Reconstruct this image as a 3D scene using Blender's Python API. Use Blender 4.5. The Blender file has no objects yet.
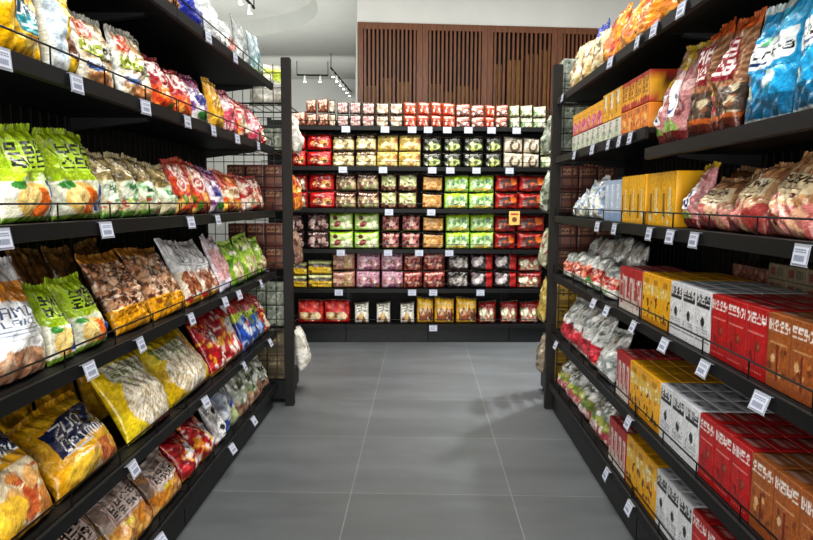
import bpy, bmesh, math, random
import numpy as np
from mathutils import Matrix, Vector

random.seed(7)
SC = bpy.context.scene
COL = SC.collection
PI = math.pi

# ------------------------------------------------------------------ camera
F = 665.0
CAMZ = 1.45
ROT = (Matrix.Rotation(math.radians(1.335), 3, 'Z') @ Matrix.Rotation(math.radians(90 - 5.84), 3, 'X')
       @ Matrix.Rotation(math.radians(0.3), 3, 'Z'))
cam_d = bpy.data.cameras.new('camera')
cam = bpy.data.objects.new('camera', cam_d)
COL.objects.link(cam)
cam.location = (0, 0, CAMZ)
cam.rotation_euler = ROT.to_euler()
cam_d.sensor_width = 36.0
cam_d.lens = F / 813.0 * 36.0
cam_d.clip_start = 0.05
SC.camera = cam
CP = Vector((0, 0, CAMZ))


def ray(px, py):
    return ROT @ Vector(((px - 406.5) / F, -(py - 270.0) / F, -1.0))


def on_plane(px, py, p0, n):
    d = ray(px, py)
    t = (Vector(p0) - CP).dot(Vector(n)) / d.dot(Vector(n))
    return CP + d * t


def on_x(px, py, X):
    return on_plane(px, py, (X, 0, 0), (1, 0, 0))


def on_y(px, py, Y):
    return on_plane(px, py, (0, Y, 0), (0, 1, 0))


# ------------------------------------------------------------------ tagging
def tag(o, label=None, cat=None, group=None, kind=None):
    if label:
        o['label'] = label
        if len(label.split()) > 16: print('LONG', len(label.split()), label)
    if cat: o['category'] = cat
    if group: o['group'] = group
    if kind: o['kind'] = kind
    return o


def empty(name, loc, rz=0.0):
    o = bpy.data.objects.new(name, None)
    COL.objects.link(o)
    o.location = loc
    o.rotation_euler = (0, 0, rz)
    o.empty_display_size = 0.05
    return o


def link(name, me, parent=None, loc=None, rot=None):
    o = bpy.data.objects.new(name, me)
    COL.objects.link(o)
    if parent is not None: o.parent = parent
    if loc is not None: o.location = loc
    if rot is not None: o.rotation_euler = rot
    return o


ORD = ['first', 'second', 'third', 'fourth', 'fifth', 'sixth', 'seventh', 'eighth', 'ninth', 'tenth', 'eleventh',
       'twelfth', 'thirteenth', 'fourteenth', 'fifteenth', 'sixteenth', 'seventeenth', 'eighteenth', 'nineteenth', 'twentieth']


# ------------------------------------------------------------------ materials
def hexc(h):
    h = h.lstrip('#')
    return np.array([int(h[i:i + 2], 16) / 255.0 for i in (0, 2, 4)])


def lin(c):
    c = np.asarray(c, float)
    return np.where(c <= 0.04045, c / 12.92, ((c + 0.055) / 1.055) ** 2.4)


def mat_new(name):
    m = bpy.data.materials.new(name)
    m.use_nodes = True
    nt = m.node_tree
    b = nt.nodes['Principled BSDF']
    return m, nt, b


def solid(name, h, rough=0.5, metal=0.0, var=0.12, scale=30.0, bump=0.0, spec=0.5):
    """a plain paint / metal / card: colour broken up by procedural noise"""
    m, nt, b = mat_new(name)
    tc = nt.nodes.new('ShaderNodeTexCoord')
    nz = nt.nodes.new('ShaderNodeTexNoise')
    nz.inputs['Scale'].default_value = scale
    nz.inputs['Detail'].default_value = 4
    nt.links.new(tc.outputs['Object'], nz.inputs['Vector'])
    rp = nt.nodes.new('ShaderNodeValToRGB')
    c = lin(hexc(h))
    rp.color_ramp.elements[0].position = 0.3
    rp.color_ramp.elements[1].position = 0.7
    rp.color_ramp.elements[0].color = (*np.clip(c * (1 - var), 0, 1), 1)
    rp.color_ramp.elements[1].color = (*np.clip(c * (1 + var), 0, 1), 1)
    nt.links.new(nz.outputs['Fac'], rp.inputs['Fac'])
    nt.links.new(rp.outputs['Color'], b.inputs['Base Color'])
    b.inputs['Roughness'].default_value = rough
    b.inputs['Metallic'].default_value = metal
    b.inputs['Specular IOR Level'].default_value = spec
    if bump:
        bp = nt.nodes.new('ShaderNodeBump')
        bp.inputs['Strength'].default_value = bump
        bp.inputs['Distance'].default_value = 0.01
        nt.links.new(nz.outputs['Fac'], bp.inputs['Height'])
        nt.links.new(bp.outputs['Normal'], b.inputs['Normal'])
    return m


def printed(name, rough, bump, bscale, coat=0.0, clear=0.0, spec=0.5):
    """packaging: the printed design sits in the mesh's colour attribute, the film's creases and sheen are procedural"""
    m, nt, b = mat_new(name)
    at = nt.nodes.new('ShaderNodeAttribute')
    at.attribute_name = 'print'
    tc = nt.nodes.new('ShaderNodeTexCoord')
    nz = nt.nodes.new('ShaderNodeTexNoise')
    nz.inputs['Scale'].default_value = bscale
    nz.inputs['Detail'].default_value = 3
    nz.inputs['Distortion'].default_value = 0.6
    nt.links.new(tc.outputs['Object'], nz.inputs['Vector'])
    bp = nt.nodes.new('ShaderNodeBump')
    bp.inputs['Strength'].default_value = bump
    bp.inputs['Distance'].default_value = 0.012
    nt.links.new(nz.outputs['Fac'], bp.inputs['Height'])
    nt.links.new(bp.outputs['Normal'], b.inputs['Normal'])
    nt.links.new(at.outputs['Color'], b.inputs['Base Color'])
    mr = nt.nodes.new('ShaderNodeMapRange')
    mr.inputs['To Min'].default_value = rough * 0.7
    mr.inputs['To Max'].default_value = rough * 1.4
    nt.links.new(nz.outputs['Fac'], mr.inputs['Value'])
    nt.links.new(mr.outputs['Result'], b.inputs['Roughness'])
    b.inputs['Coat Weight'].default_value = coat
    b.inputs['Coat Roughness'].default_value = 0.15
    b.inputs['Specular IOR Level'].default_value = spec
    if clear:
        b.inputs['Alpha'].default_value = 1 - clear
    return m


M_FILM = printed('printed_film', 0.24, 0.75, 30.0, coat=0.5)
M_CLEAR = printed('clear_film', 0.13, 1.0, 34.0, coat=0.8, spec=0.8)
M_SHEER = printed('sheer_film', 0.14, 0.8, 18.0, coat=0.6, clear=0.45, spec=0.8)
M_CARD = printed('printed_card', 0.38, 0.06, 14.0, coat=0.15)
M_BLACK = solid('black_steel', '#101214', 0.5, 0.0, 0.2, 40, spec=0.35)
M_DARK = solid('dark_panel', '#0b0c0d', 0.6, 0.0, 0.25, 25, spec=0.3)
M_KICK = solid('kick_steel', '#171b1d', 0.45, 0.0, 0.15, 12, spec=0.4)
M_POST = solid('post_steel', '#191512', 0.5, 0.0, 0.2, 20, spec=0.4)
M_WIRE = solid('wire_steel', '#1d1b1b', 0.35, 0.6, 0.15, 60)
M_MESHW = solid('mesh_wire', '#3a3d3c', 0.4, 0.5, 0.15, 60)
M_PAPER = solid('tag_paper', '#ccd2e2', 0.6, 0.0, 0.04, 80)
M_INK = solid('tag_ink', '#8890a2', 0.6, 0.0, 0.1, 80)
M_WALL = solid('wall_paint', '#c6c8c5', 0.8, 0.0, 0.03, 3)
M_CEIL = solid('ceiling_paint', '#c9ccc8', 0.85, 0.0, 0.03, 2)
M_WHITE = solid('white_metal', '#d8d8d4', 0.4, 0.0, 0.05, 20)


def glass_mat():
    m, nt, b = mat_new('clear_plastic')
    b.inputs['Base Color'].default_value = (0.75, 0.8, 0.92, 1)
    b.inputs['Roughness'].default_value = 0.2
    b.inputs['Alpha'].default_value = 0.38
    nz = nt.nodes.new('ShaderNodeTexNoise')
    nz.inputs['Scale'].default_value = 60
    bp = nt.nodes.new('ShaderNodeBump')
    bp.inputs['Strength'].default_value = 0.1
    nt.links.new(nz.outputs['Fac'], bp.inputs['Height'])
    nt.links.new(bp.outputs['Normal'], b.inputs['Normal'])
    return m


M_PLASTIC = glass_mat()


def emit_mat(name, col, s):
    m, nt, b = mat_new(name)
    b.inputs['Base Color'].default_value = (*col, 1)
    b.inputs['Emission Color'].default_value = (*col, 1)
    b.inputs['Emission Strength'].default_value = s
    return m


M_BULB = emit_mat('lamp_glow', (1.0, 0.98, 0.94), 14)


def wood_mat():
    m, nt, b = mat_new('brown_wood')
    tc = nt.nodes.new('ShaderNodeTexCoord')
    mp = nt.nodes.new('ShaderNodeMapping')
    mp.inputs['Scale'].default_value = (14, 14, 1.2)
    nt.links.new(tc.outputs['Object'], mp.inputs['Vector'])
    nz = nt.nodes.new('ShaderNodeTexNoise')
    nz.inputs['Scale'].default_value = 3.0
    nz.inputs['Detail'].default_value = 6
    nz.inputs['Distortion'].default_value = 1.2
    nt.links.new(mp.outputs['Vector'], nz.inputs['Vector'])
    rp = nt.nodes.new('ShaderNodeValToRGB')
    rp.color_ramp.elements[0].position = 0.3
    rp.color_ramp.elements[1].position = 0.75
    rp.color_ramp.elements[0].color = (*lin(hexc('#4c2a11')), 1)
    rp.color_ramp.elements[1].color = (*lin(hexc('#79451d')), 1)
    nt.links.new(nz.outputs['Fac'], rp.inputs['Fac'])
    nt.links.new(rp.outputs['Color'], b.inputs['Base Color'])
    b.inputs['Roughness'].default_value = 0.5
    return m


M_WOOD = wood_mat()


def floor_mat():
    m, nt, b = mat_new('grey_floor_tiles')
    tc = nt.nodes.new('ShaderNodeTexCoord')
    mp = nt.nodes.new('ShaderNodeMapping')
    mp.inputs['Location'].default_value = (0.346 + 8.0, -3.19 + 8.0, 0)
    nt.links.new(tc.outputs['Object'], mp.inputs['Vector'])
    br = nt.nodes.new('ShaderNodeTexBrick')
    br.offset = 0.0
    br.squash = 1.0
    br.inputs['Scale'].default_value = 1.0
    br.inputs['Brick Width'].default_value = 0.8
    br.inputs['Row Height'].default_value = 0.8
    br.inputs['Mortar Size'].default_value = 0.0022
    br.inputs['Mortar Smooth'].default_value = 0.2
    br.inputs['Color1'].default_value = (*lin(hexc('#63676a')), 1)
    br.inputs['Color2'].default_value = (*lin(hexc('#5d6163')), 1)
    br.inputs['Mortar'].default_value = (*lin(hexc('#848687')), 1)
    nt.links.new(mp.outputs['Vector'], br.inputs['Vector'])
    nz = nt.nodes.new('ShaderNodeTexNoise')
    nz.inputs['Scale'].default_value = 2.2
    nz.inputs['Detail'].default_value = 6
    nz.inputs['Roughness'].default_value = 0.62
    mp2 = nt.nodes.new('ShaderNodeMapping')
    mp2.inputs['Scale'].default_value = (0.5, 1.6, 1)
    nt.links.new(tc.outputs['Object'], mp2.inputs['Vector'])
    nt.links.new(mp2.outputs['Vector'], nz.inputs['Vector'])
    mr = nt.nodes.new('ShaderNodeMapRange')
    mr.inputs['From Min'].default_value = 0.3
    mr.inputs['From Max'].default_value = 0.7
    mr.inputs['To Min'].default_value = 0.82
    mr.inputs['To Max'].default_value = 1.15
    nt.links.new(nz.outputs['Fac'], mr.inputs['Value'])
    mx = nt.nodes.new('ShaderNodeMix')
    mx.data_type = 'RGBA'
    mx.blend_type = 'MULTIPLY'
    mx.inputs['Factor'].default_value = 1.0
    nt.links.new(br.outputs['Color'], mx.inputs[6])
    nt.links.new(mr.outputs['Result'], mx.inputs[7])
    nt.links.new(mx.outputs[2], b.inputs['Base Color'])
    mr2 = nt.nodes.new('ShaderNodeMapRange')
    mr2.inputs['To Min'].default_value = 0.3
    mr2.inputs['To Max'].default_value = 0.5
    nt.links.new(nz.outputs['Fac'], mr2.inputs['Value'])
    nt.links.new(mr2.outputs['Result'], b.inputs['Roughness'])
    b.inputs['Specular IOR Level'].default_value = 0.4
    return m


M_FLOOR = floor_mat()


# ------------------------------------------------------------------ plain mesh helpers
class MB:
    """collects boxes, bars and tubes and links them as ONE mesh object"""

    def __init__(self):
        self.v, self.f = [], []

    def box(self, lo, hi):
        b = len(self.v)
        x0, y0, z0 = lo
        x1, y1, z1 = hi
        self.v += [(x0, y0, z0), (x1, y0, z0), (x1, y1, z0), (x0, y1, z0), (x0, y0, z1), (x1, y0, z1), (x1, y1, z1), (x0, y1, z1)]
        self.f += [tuple(b + i for i in q) for q in ((0, 3, 2, 1), (4, 5, 6, 7), (0, 1, 5, 4), (1, 2, 6, 5), (2, 3, 7, 6), (3, 0, 4, 7))]
        return self

    def tube(self, pts, r, n=6):
        pts = [Vector(p) for p in pts]
        rings = []
        for i, p in enumerate(pts):
            d = (pts[min(i + 1, len(pts) - 1)] - pts[max(i - 1, 0)]).normalized()
            a = Vector((0, 0, 1)) if abs(d.z) < 0.9 else Vector((1, 0, 0))
            s = d.cross(a).normalized()
            t = d.cross(s)
            b = len(self.v)
            self.v += [tuple(p + (s * math.cos(2 * PI * k / n) + t * math.sin(2 * PI * k / n)) * r) for k in range(n)]
            rings.append(b)
        for a, b in zip(rings, rings[1:]):
            for k in range(n):
                self.f.append((a + k, a + (k + 1) % n, b + (k + 1) % n, b + k))
        self.f.append(tuple(rings[0] + k for k in range(n))[::-1])
        self.f.append(tuple(rings[-1] + k for k in range(n)))
        return self

    def poly(self, prof, y0, y1):
        """profile in x,z extruded along y"""
        b = len(self.v)
        n = len(prof)
        self.v += [(x, y0, z) for x, z in prof] + [(x, y1, z) for x, z in prof]
        for k in range(n):
            self.f.append((b + k, b + (k + 1) % n, b + n + (k + 1) % n, b + n + k))
        self.f.append(tuple(b + k for k in range(n))[::-1])
        self.f.append(tuple(b + n + k for k in range(n)))
        return self

    def lathe(self, prof, n=24, c=(0, 0, 0)):
        b = len(self.v)
        for r, z in prof:
            self.v += [(c[0] + r * math.cos(2 * PI * k / n), c[1] + r * math.sin(2 * PI * k / n), c[2] + z) for k in range(n)]
        for i in range(len(prof) - 1):
            for k in range(n):
                self.f.append((b + i * n + k, b + i * n + (k + 1) % n, b + (i + 1) * n + (k + 1) % n, b + (i + 1) * n + k))
        self.f.append(tuple(b + k for k in range(n))[::-1])
        self.f.append(tuple(b + (len(prof) - 1) * n + k for k in range(n)))
        return self

    def mesh(self, name, mat, bevel=0.0):
        me = bpy.data.meshes.new(name)
        me.from_pydata(self.v, [], self.f)
        bm = bmesh.new()
        bm.from_mesh(me)
        bmesh.ops.recalc_face_normals(bm, faces=bm.faces)
        if bevel:
            bmesh.ops.bevel(bm, geom=list(bm.edges), offset=bevel, segments=2, affect='EDGES', clamp_overlap=True)
        bm.to_mesh(me)
        bm.free()
        me.materials.append(mat)
        return me

    def build(self, name, mat, parent=None, bevel=0.0, loc=None):
        return link(name, self.mesh(name, mat, bevel), parent, loc)


# ------------------------------------------------------------------ print designs
FONT = {
    'A': '0E11111F111111', 'B': '1E11111E11111E', 'C': '0E11101010110E', 'D': '1E11111111111E', 'E': '1F10101E10101F',
    'F': '1F10101E101010', 'G': '0E11101711110F', 'H': '1111111F111111', 'I': '0E04040404040E', 'K': '11121418141211',
    'L': '1010101010101F', 'M': '111B1515111111', 'N': '11191513111111', 'O': '0E11111111110E', 'P': '1E11111E101010',
    'R': '1E11111E141211', 'S': '0F10100E01011E', 'T': '1F040404040404', 'U': '1111111111110E', 'V': '11111111110A04',
    'W': '1111111515150A', 'X': '11110A040A1111', 'Y': '1111110A040404', 'Z': '1F01020408101F', ' ': '00000000000000',
    'c': '0000000E10110E', 'e': '00000E111F100E', 'i': '04000C0404040E', 'm': '00001A15151515', 'n': '00001E11111111',
    'o': '00000E1111110E', 'r': '00001619101010', 's': '00000F100E011E', 't': '08081E08080906', 'u': '0000111111130D'[:14],
    'y': '0000111111 0F0E'.replace(' ', '')[:14], 'a': '00000E010F110F',
}


class Cv:
    """paints a design on any set of (u, v) samples: u across, v up"""

    def __init__(self, U, V, aspect=1.0, seed=0):
        self.U, self.V, self.asp = U, V, aspect
        self.C = np.ones(U.shape + (3,)) * 0.8
        self.rng = np.random.RandomState(seed)

    def put(self, mask, c, a=1.0):
        m = np.clip(mask.astype(float), 0, 1)[..., None] * a
        self.C = self.C * (1 - m) + hexc(c) * m
        return self

    def fill(self, c): return self.put(np.ones(self.U.shape), c)

    def rect(self, u0, v0, u1, v1, c, a=1.0): return self.put((self.U >= u0) & (self.U <= u1) & (self.V >= v0) & (self.V <= v1), c, a)

    def wave(self, v0, v1, c, amp=0.03, fr=1.0, ph=0.0):
        w = amp * np.sin(2 * PI * (fr * self.U + ph))
        return self.put((self.V >= v0 + w) & (self.V <= v1 + w), c)

    def slant(self, v0, v1, c, k=0.3):
        s = k * (self.U - 0.5)
        return self.put((self.V >= v0 + s) & (self.V <= v1 + s), c)

    def ell(self, cx, cy, rx, ry, c, a=1.0, rot=0.0):
        dx, dy = (self.U - cx), (self.V - cy) * self.asp
        x = dx * math.cos(rot) + dy * math.sin(rot)
        y = -dx * math.sin(rot) + dy * math.cos(rot)
        return self.put((x / rx) ** 2 + (y / (ry * self.asp)) ** 2 <= 1, c, a)

    def ring(self, cx, cy, r, w, c):
        d = np.sqrt((self.U - cx) ** 2 + ((self.V - cy) * self.asp) ** 2)
        return self.put(np.abs(d - r) <= w, c)

    def spots(self, n, u0, v0, u1, v1, cols, r0, r1, sq=1.0):
        for _ in range(n):
            r = self.rng.uniform(r0, r1)
            self.ell(self.rng.uniform(u0, u1), self.rng.uniform(v0, v1), r, r * sq / self.asp * self.rng.uniform(0.6, 1.3),
                     cols[self.rng.randint(len(cols))], 0.92, self.rng.uniform(-1, 1))
        return self

    def fibres(self, n, cx, cy, rx, ry, cols, w=0.012):
        """loose noodle or straw strands inside an oval"""
        inside = ((self.U - cx) / rx) ** 2 + ((self.V - cy) / ry) ** 2 <= 1
        for _ in range(n):
            k, ph, am = self.rng.uniform(-1, 1), self.rng.uniform(0, 6), self.rng.uniform(0.01, 0.05)
            u = cx + rx * self.rng.uniform(-1, 1) + k * (self.V - cy) + am * np.sin(ph + 14 * self.V)
            self.put(inside & (np.abs(self.U - u) < w), cols[self.rng.randint(len(cols))], 0.85)
        return self

    def stripes(self, n, u0, v0, u1, v1, c, duty=0.4):
        t = (self.U - u0) / (u1 - u0) * n
        return self.put((self.U >= u0) & (self.U <= u1) & (self.V >= v0) & (self.V <= v1) & ((t % 1) < duty), c)

    def mottle(self, amt, n=14):
        """print grain: uneven ink"""
        g = self.rng.uniform(-1, 1, (n + 1, n + 1))
        x, y = np.clip(self.U, 0, 1) * (n - 1e-6), np.clip(self.V, 0, 1) * (n - 1e-6)
        i, j = np.clip(x.astype(int), 0, n - 1), np.clip(y.astype(int), 0, n - 1)
        fx, fy = x - i, y - j
        v = g[j, i] * (1 - fx) * (1 - fy) + g[j, i + 1] * fx * (1 - fy) + g[j + 1, i] * (1 - fx) * fy + g[j + 1, i + 1] * fx * fy
        self.C = np.clip(self.C * (1 + amt * v[..., None]), 0, 1)
        return self

    def grain(self, amt):
        """fine halftone unevenness of cheap printed film"""
        g = self.rng.uniform(-1, 1, self.U.shape)
        self.C = np.clip(0.5 + (self.C - 0.5) * 1.08 + amt * g[..., None] * (0.3 + 0.7 * self.C), 0, 1)
        return self

    def _bits(self, bits, nx, ny, u0, v0, u1, v1, shear=0.0):
        x = (self.U - u0 - shear * (self.V - v0)) / (u1 - u0) * nx
        y = (v1 - self.V) / (v1 - v0) * ny
        ok = (x >= 0) & (x < nx) & (y >= 0) & (y < ny)
        xi, yi = np.clip(x.astype(int), 0, nx - 1), np.clip(y.astype(int), 0, ny - 1)
        return ok & bits[yi, xi]

    def text(self, s, u0, v0, u1, v1, c, shear=0.0):
        bits = np.zeros((7, 6 * len(s)), bool)
        for k, ch in enumerate(s):
            h = FONT.get(ch, FONT.get(ch.upper(), FONT[' ']))
            for r in range(7):
                row = int(h[2 * r:2 * r + 2], 16)
                for q in range(5):
                    bits[r, 6 * k + q] = bool(row >> (4 - q) & 1)
        return self.put(self._bits(bits, 6 * len(s), 7, u0, v0, u1, v1, shear), c)

    GL = ['11111 00100 11111 10001 11111', '11100 10101 11111 00101 11100', '10101 11101 10111 10101 11101', '11111 10000 11110 00000 11111',
          '01110 10001 01110 00100 11111', '10010 11110 10011 11110 10010', '11101 00101 00111 01101 11001', '00100 01010 10001 00000 11111',
          '11110 10010 11110 00000 11111', '10001 11111 10001 11111 00100']

    def glyphs(self, n, m, u0, v0, u1, v1, c, shear=0.0):
        """block lettering, n across and m down"""
        bits = np.zeros((6 * m, 6 * n), bool)
        for j in range(m):
            for i in range(n):
                g = Cv.GL[self.rng.randint(len(Cv.GL))].split()
                for r in range(5):
                    for q in range(5):
                        bits[6 * j + r, 6 * i + q] = g[r][q] == '1'
        return self.put(self._bits(bits, 6 * n, 6 * m, u0, v0, u1, v1, shear), c)


def mesh_from(name, verts, faces, cols, mat, smooth=True):
    me = bpy.data.meshes.new(name)
    me.from_pydata(verts.tolist(), [], faces)
    ca = me.color_attributes.new('print', 'FLOAT_COLOR', 'POINT')
    rgba = np.ones((len(verts), 4), np.float32)
    rgba[:, :3] = lin(cols)
    ca.data.foreach_set('color', rgba.ravel())
    if smooth:
        me.polygons.foreach_set('use_smooth', np.ones(len(me.polygons), bool))
    me.materials.append(mat)
    me.update()
    return me


def grid_faces(nu, nv, off=0, flip=False):
    f = []
    for j in range(nv - 1):
        for i in range(nu - 1):
            a = off + j * nu + i
            q = (a, a + 1, a + nu + 1, a + nu)
            f.append(q[::-1] if flip else q)
    return f


# ------------------------------------------------------------------ bags
class Bag:
    def __init__(self, W, H, T, seed, slump=0.5, wr=1.0, bend=0.0, lump=0.0, box=2.4, pinch=0.06):
        self.W, self.H, self.T, self.slump, self.wr, self.bend, self.lump, self.box, self.pinch = W, H, T, slump, wr, bend, lump, box, pinch
        r = np.random.RandomState(seed)
        self.fold = [(r.uniform(-2.2, 2.2), r.uniform(-2.2, 2.2), r.uniform(0, 6), r.uniform(0.4, 1.0)) for _ in range(7)]
        self.fine = [(r.uniform(-8, 8), r.uniform(-8, 8), r.uniform(0, 6), r.uniform(0.3, 1.0)) for _ in range(6)]
        self.lum = [(r.uniform(-14, 14), r.uniform(-14, 14), r.uniform(0, 6)) for _ in range(6)]
        self.cr = (r.uniform(0, 6), r.uniform(0, 6), r.uniform(5, 9), r.uniform(5, 9))

    def prof(self, U, V):
        pu = np.clip(1 - np.abs(2 * U - 1) ** self.box, 0, 1) ** 0.55
        pv = np.clip(1 - np.abs(2 * V - 1) ** (self.box + 0.8), 0, 1) ** 0.55
        return pu, pv

    def at(self, U, V, off=0.0, back=False):
        W, H, T = self.W, self.H, self.T
        pu, pv = self.prof(U, V)
        th = T / 2 * pu * pv * np.clip(1 + self.slump * (0.45 - V), 0.2, 2)
        x = (U - 0.5) * W * (1 - self.pinch * pv)
        w = np.zeros_like(U)
        for a, b, p, s in self.fold:
            w += s * (0.5 - np.abs(np.sin(PI * (a * U + b * V) + p)))
        w *= 0.0095
        for a, b, p, s in self.fine:
            w += 0.0018 * s * np.sin(2 * PI * (a * U + b * V) + p)
        if self.lump:
            l = np.zeros_like(U)
            for a, b, p in self.lum:
                l += np.sin(2 * PI * (a * U + b * V) + p)
            w += self.lump * l / 3
        env = np.clip(pu * pv * 1.3, 0, 1)
        w = w * env * self.wr * min(1.0, T / 0.07)
        p1, p2, k1, k2 = self.cr
        c = 0.004 * np.sin(2 * PI * k1 * U + p1 + 3 * np.sin(5 * U)) * np.exp(-(1 - V) / 0.1) + 0.0035 * np.sin(2 * PI * k2 * U + p2) * np.exp(-V / 0.09)
        z = V * H * (1 - 0.04 * pu * pv) + 0.012 * np.sin(3 * U + p1) * V * self.wr
        bd = self.bend * V * V * H
        if back:
            y = 0.55 * th + c + bd
        else:
            y = -(th + w) + c + bd - off
        return np.stack([x, y, z], -1)


def bag_mesh(name, bag, paint, nu=40, nv=46, seed=0, mat=None):
    # samples a little denser at the edges
    u = np.linspace(0, 1, nu)
    v = np.linspace(0, 1, nv)
    U, V = np.meshgrid(u, v)
    P = bag.at(U, V)
    cv = Cv(U, V, bag.H / bag.W, seed)
    paint(cv)
    cv.grain(0.11)
    verts = [P.reshape(-1, 3)]
    cols = [cv.C.reshape(-1, 3)]
    faces = grid_faces(nu, nv)
    # back: rings drawn in from the rim
    rim = [(0, i) for i in range(nu)] + [(j, nu - 1) for j in range(1, nv)] + [(nv - 1, i) for i in range(nu - 2, -1, -1)] + [(j, 0) for j in range(nv - 2, 0, -1)]
    idx = [j * nu + i for j, i in rim]
    ru, rv = np.array([U[j, i] for j, i in rim]), np.array([V[j, i] for j, i in rim])
    rc = np.array([cv.C[j, i] for j, i in rim])
    n = len(rim)
    off = nu * nv
    prev = idx
    for t in (0.86, 0.6, 0.3):
        u2, v2 = 0.5 + (ru - 0.5) * t, 0.5 + (rv - 0.5) * t
        verts.append(bag.at(u2, v2, back=True))
        cols.append(rc * 0.9)
        cur = list(range(off, off + n))
        off += n
        for k in range(n):
            faces.append((prev[(k + 1) % n], prev[k], cur[k], cur[(k + 1) % n]))
        prev = cur
    faces.append(tuple(prev[::-1]))
    return mesh_from(name, np.concatenate(verts), faces, np.concatenate(cols), mat or M_FILM)


def patch_mesh(name, bag, paint, rect, nu=60, nv=30, seed=0, mat=None):
    u0, v0, u1, v1 = rect
    a, b = np.meshgrid(np.linspace(0, 1, nu), np.linspace(0, 1, nv))
    U, V = u0 + a * (u1 - u0), v0 + b * (v1 - v0)
    P = bag.at(U, V, off=0.0018)
    cv = Cv(a, b, bag.H * (v1 - v0) / (bag.W * (u1 - u0)), seed)
    paint(cv)
    return mesh_from(name, P.reshape(-1, 3), grid_faces(nu, nv), cv.C.reshape(-1, 3), mat or M_FILM)


def seal_mesh(name, bag, col, h=0.022, seed=0, mat=None):
    n = 49
    u = np.linspace(0, 1, n)
    rows = []
    for k, v in enumerate((0.985, 1.0, 1.0)):
        p = bag.at(u, np.full(n, v))
        if k == 2:
            p[:, 2] += h + 0.004 * (np.arange(n) % 2)
            p[:, 1] += 0.006 * np.sin(u * 11 + seed)
        p[:, 1] -= 0.0012
        rows.append(p)
    rng = np.random.RandomState(seed)
    c = np.tile(hexc(col), (3 * n, 1)) * (0.85 + 0.25 * ((np.arange(3 * n) % 2)[:, None]))
    return mesh_from(name, np.concatenate(rows), grid_faces(n, 3), np.clip(c, 0, 1), mat or M_FILM)


# ------------------------------------------------------------------ cartons
def axis_pts(L, n, r):
    t = np.linspace(-L / 2 + r, L / 2 - r, n)
    return np.concatenate([[-L / 2, -L / 2 + r * 0.4], t, [L / 2 - r * 0.4, L / 2]])


def carton_mesh(name, W, D, H, front, top=None, side=None, nf=(22, 34), seed=0, r=0.004, puff=0.0015, mat=None):
    """a folding carton: rounded folds, faces a little bowed; front/top/side are painters; base at z=0, front at -y"""
    verts, cols, faces = [], [], []
    off = 0
    nd = 6
    X, Y, Z = axis_pts(W, nf[0], r), axis_pts(D, nd, r), axis_pts(H, nf[1], r)
    half = np.array([W, D, H]) / 2

    def face(A, B, fix, axes, sgn, painter, sd):
        nonlocal off
        a, b = np.meshgrid(A, B)
        P = np.zeros(a.shape + (3,))
        P[..., axes[0]], P[..., axes[1]], P[..., fix] = a, b, sgn * half[fix]
        q = np.clip(P, -(half - r), half - r)
        d = P - q
        L = np.linalg.norm(d, axis=-1, keepdims=True)
        P = q + d / np.maximum(L, 1e-9) * r
        LA, LB = 2 * half[axes[0]], 2 * half[axes[1]]
        P[..., fix] += sgn * puff * np.cos(PI * a / LA) * np.cos(PI * b / LB)
        uu = a / LA + 0.5
        if fix == 0: uu = uu if sgn > 0 else 1 - uu
        cv = Cv(uu, b / LB + 0.5, LB / LA, sd)
        painter(cv)
        P[..., 2] += H / 2
        verts.append(P.reshape(-1, 3))
        cols.append(cv.C.reshape(-1, 3))
        flip = {(1, -1): False, (1, 1): True, (2, 1): False, (2, -1): True, (0, 1): False, (0, -1): True}[(fix, sgn)]
        faces.extend(grid_faces(len(A), len(B), off, flip))
        off += a.size

    top = top or front
    side = side or top
    Xc, Zc = axis_pts(W, 3, r), axis_pts(H, 4, r)
    Xm = axis_pts(W, max(8, nf[0] // 2), r)
    face(X, Z, 1, (0, 2), -1, front, seed)
    face(Xc, Zc, 1, (0, 2), 1, side, seed + 1)
    face(Xm, Y, 2, (0, 1), 1, top, seed + 2)
    face(Xc, Y, 2, (0, 1), -1, side, seed + 3)
    face(Y, Zc, 0, (1, 2), 1, side, seed + 4)
    face(Y, Zc, 0, (1, 2), -1, side, seed + 5)
    return mesh_from(name, np.concatenate(verts), faces, np.concatenate(cols), mat or M_CARD)


def front_mesh(name, W, D, H, front, n=(36, 52), seed=0, mat=None):
    """the printed front panel of a carton, a hair in front of the board"""
    a, b = np.meshgrid(np.linspace(0, 1, n[0]), np.linspace(0, 1, n[1]))
    P = np.stack([(a - .5) * (W - .003), -D / 2 - .0006 - .0015 * np.sin(PI * a) * np.sin(PI * b), .0015 + b * (H - .003)], -1)
    cv = Cv(a, b, H / W, seed)
    front(cv)
    cv.grain(0.1)
    return mesh_from(name, P.reshape(-1, 3), grid_faces(n[0], n[1]), cv.C.reshape(-1, 3), mat or M_CARD)
# ------------------------------------------------------------------ the room
def struct(name, mb, mat, bevel=0.0):
    return tag(mb.build(name, mat, None, bevel), kind='structure')


ZC = 4.5
struct('floor', MB().box((-8, -3, -0.1), (8, 17, 0)), M_FLOOR)
struct('wall_left', MB().box((-8.1, -3, 0), (-8, 17, ZC)), M_WALL)
struct('wall_right', MB().box((8, -3, 0), (8.1, 17, ZC)), M_WALL)
struct('wall_front', MB().box((-8, -3.1, 0), (8, -3, ZC)), M_WALL)
struct('wall_back', MB().box((-8, 17, 0), (8, 17.1, ZC)), M_WALL)


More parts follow.
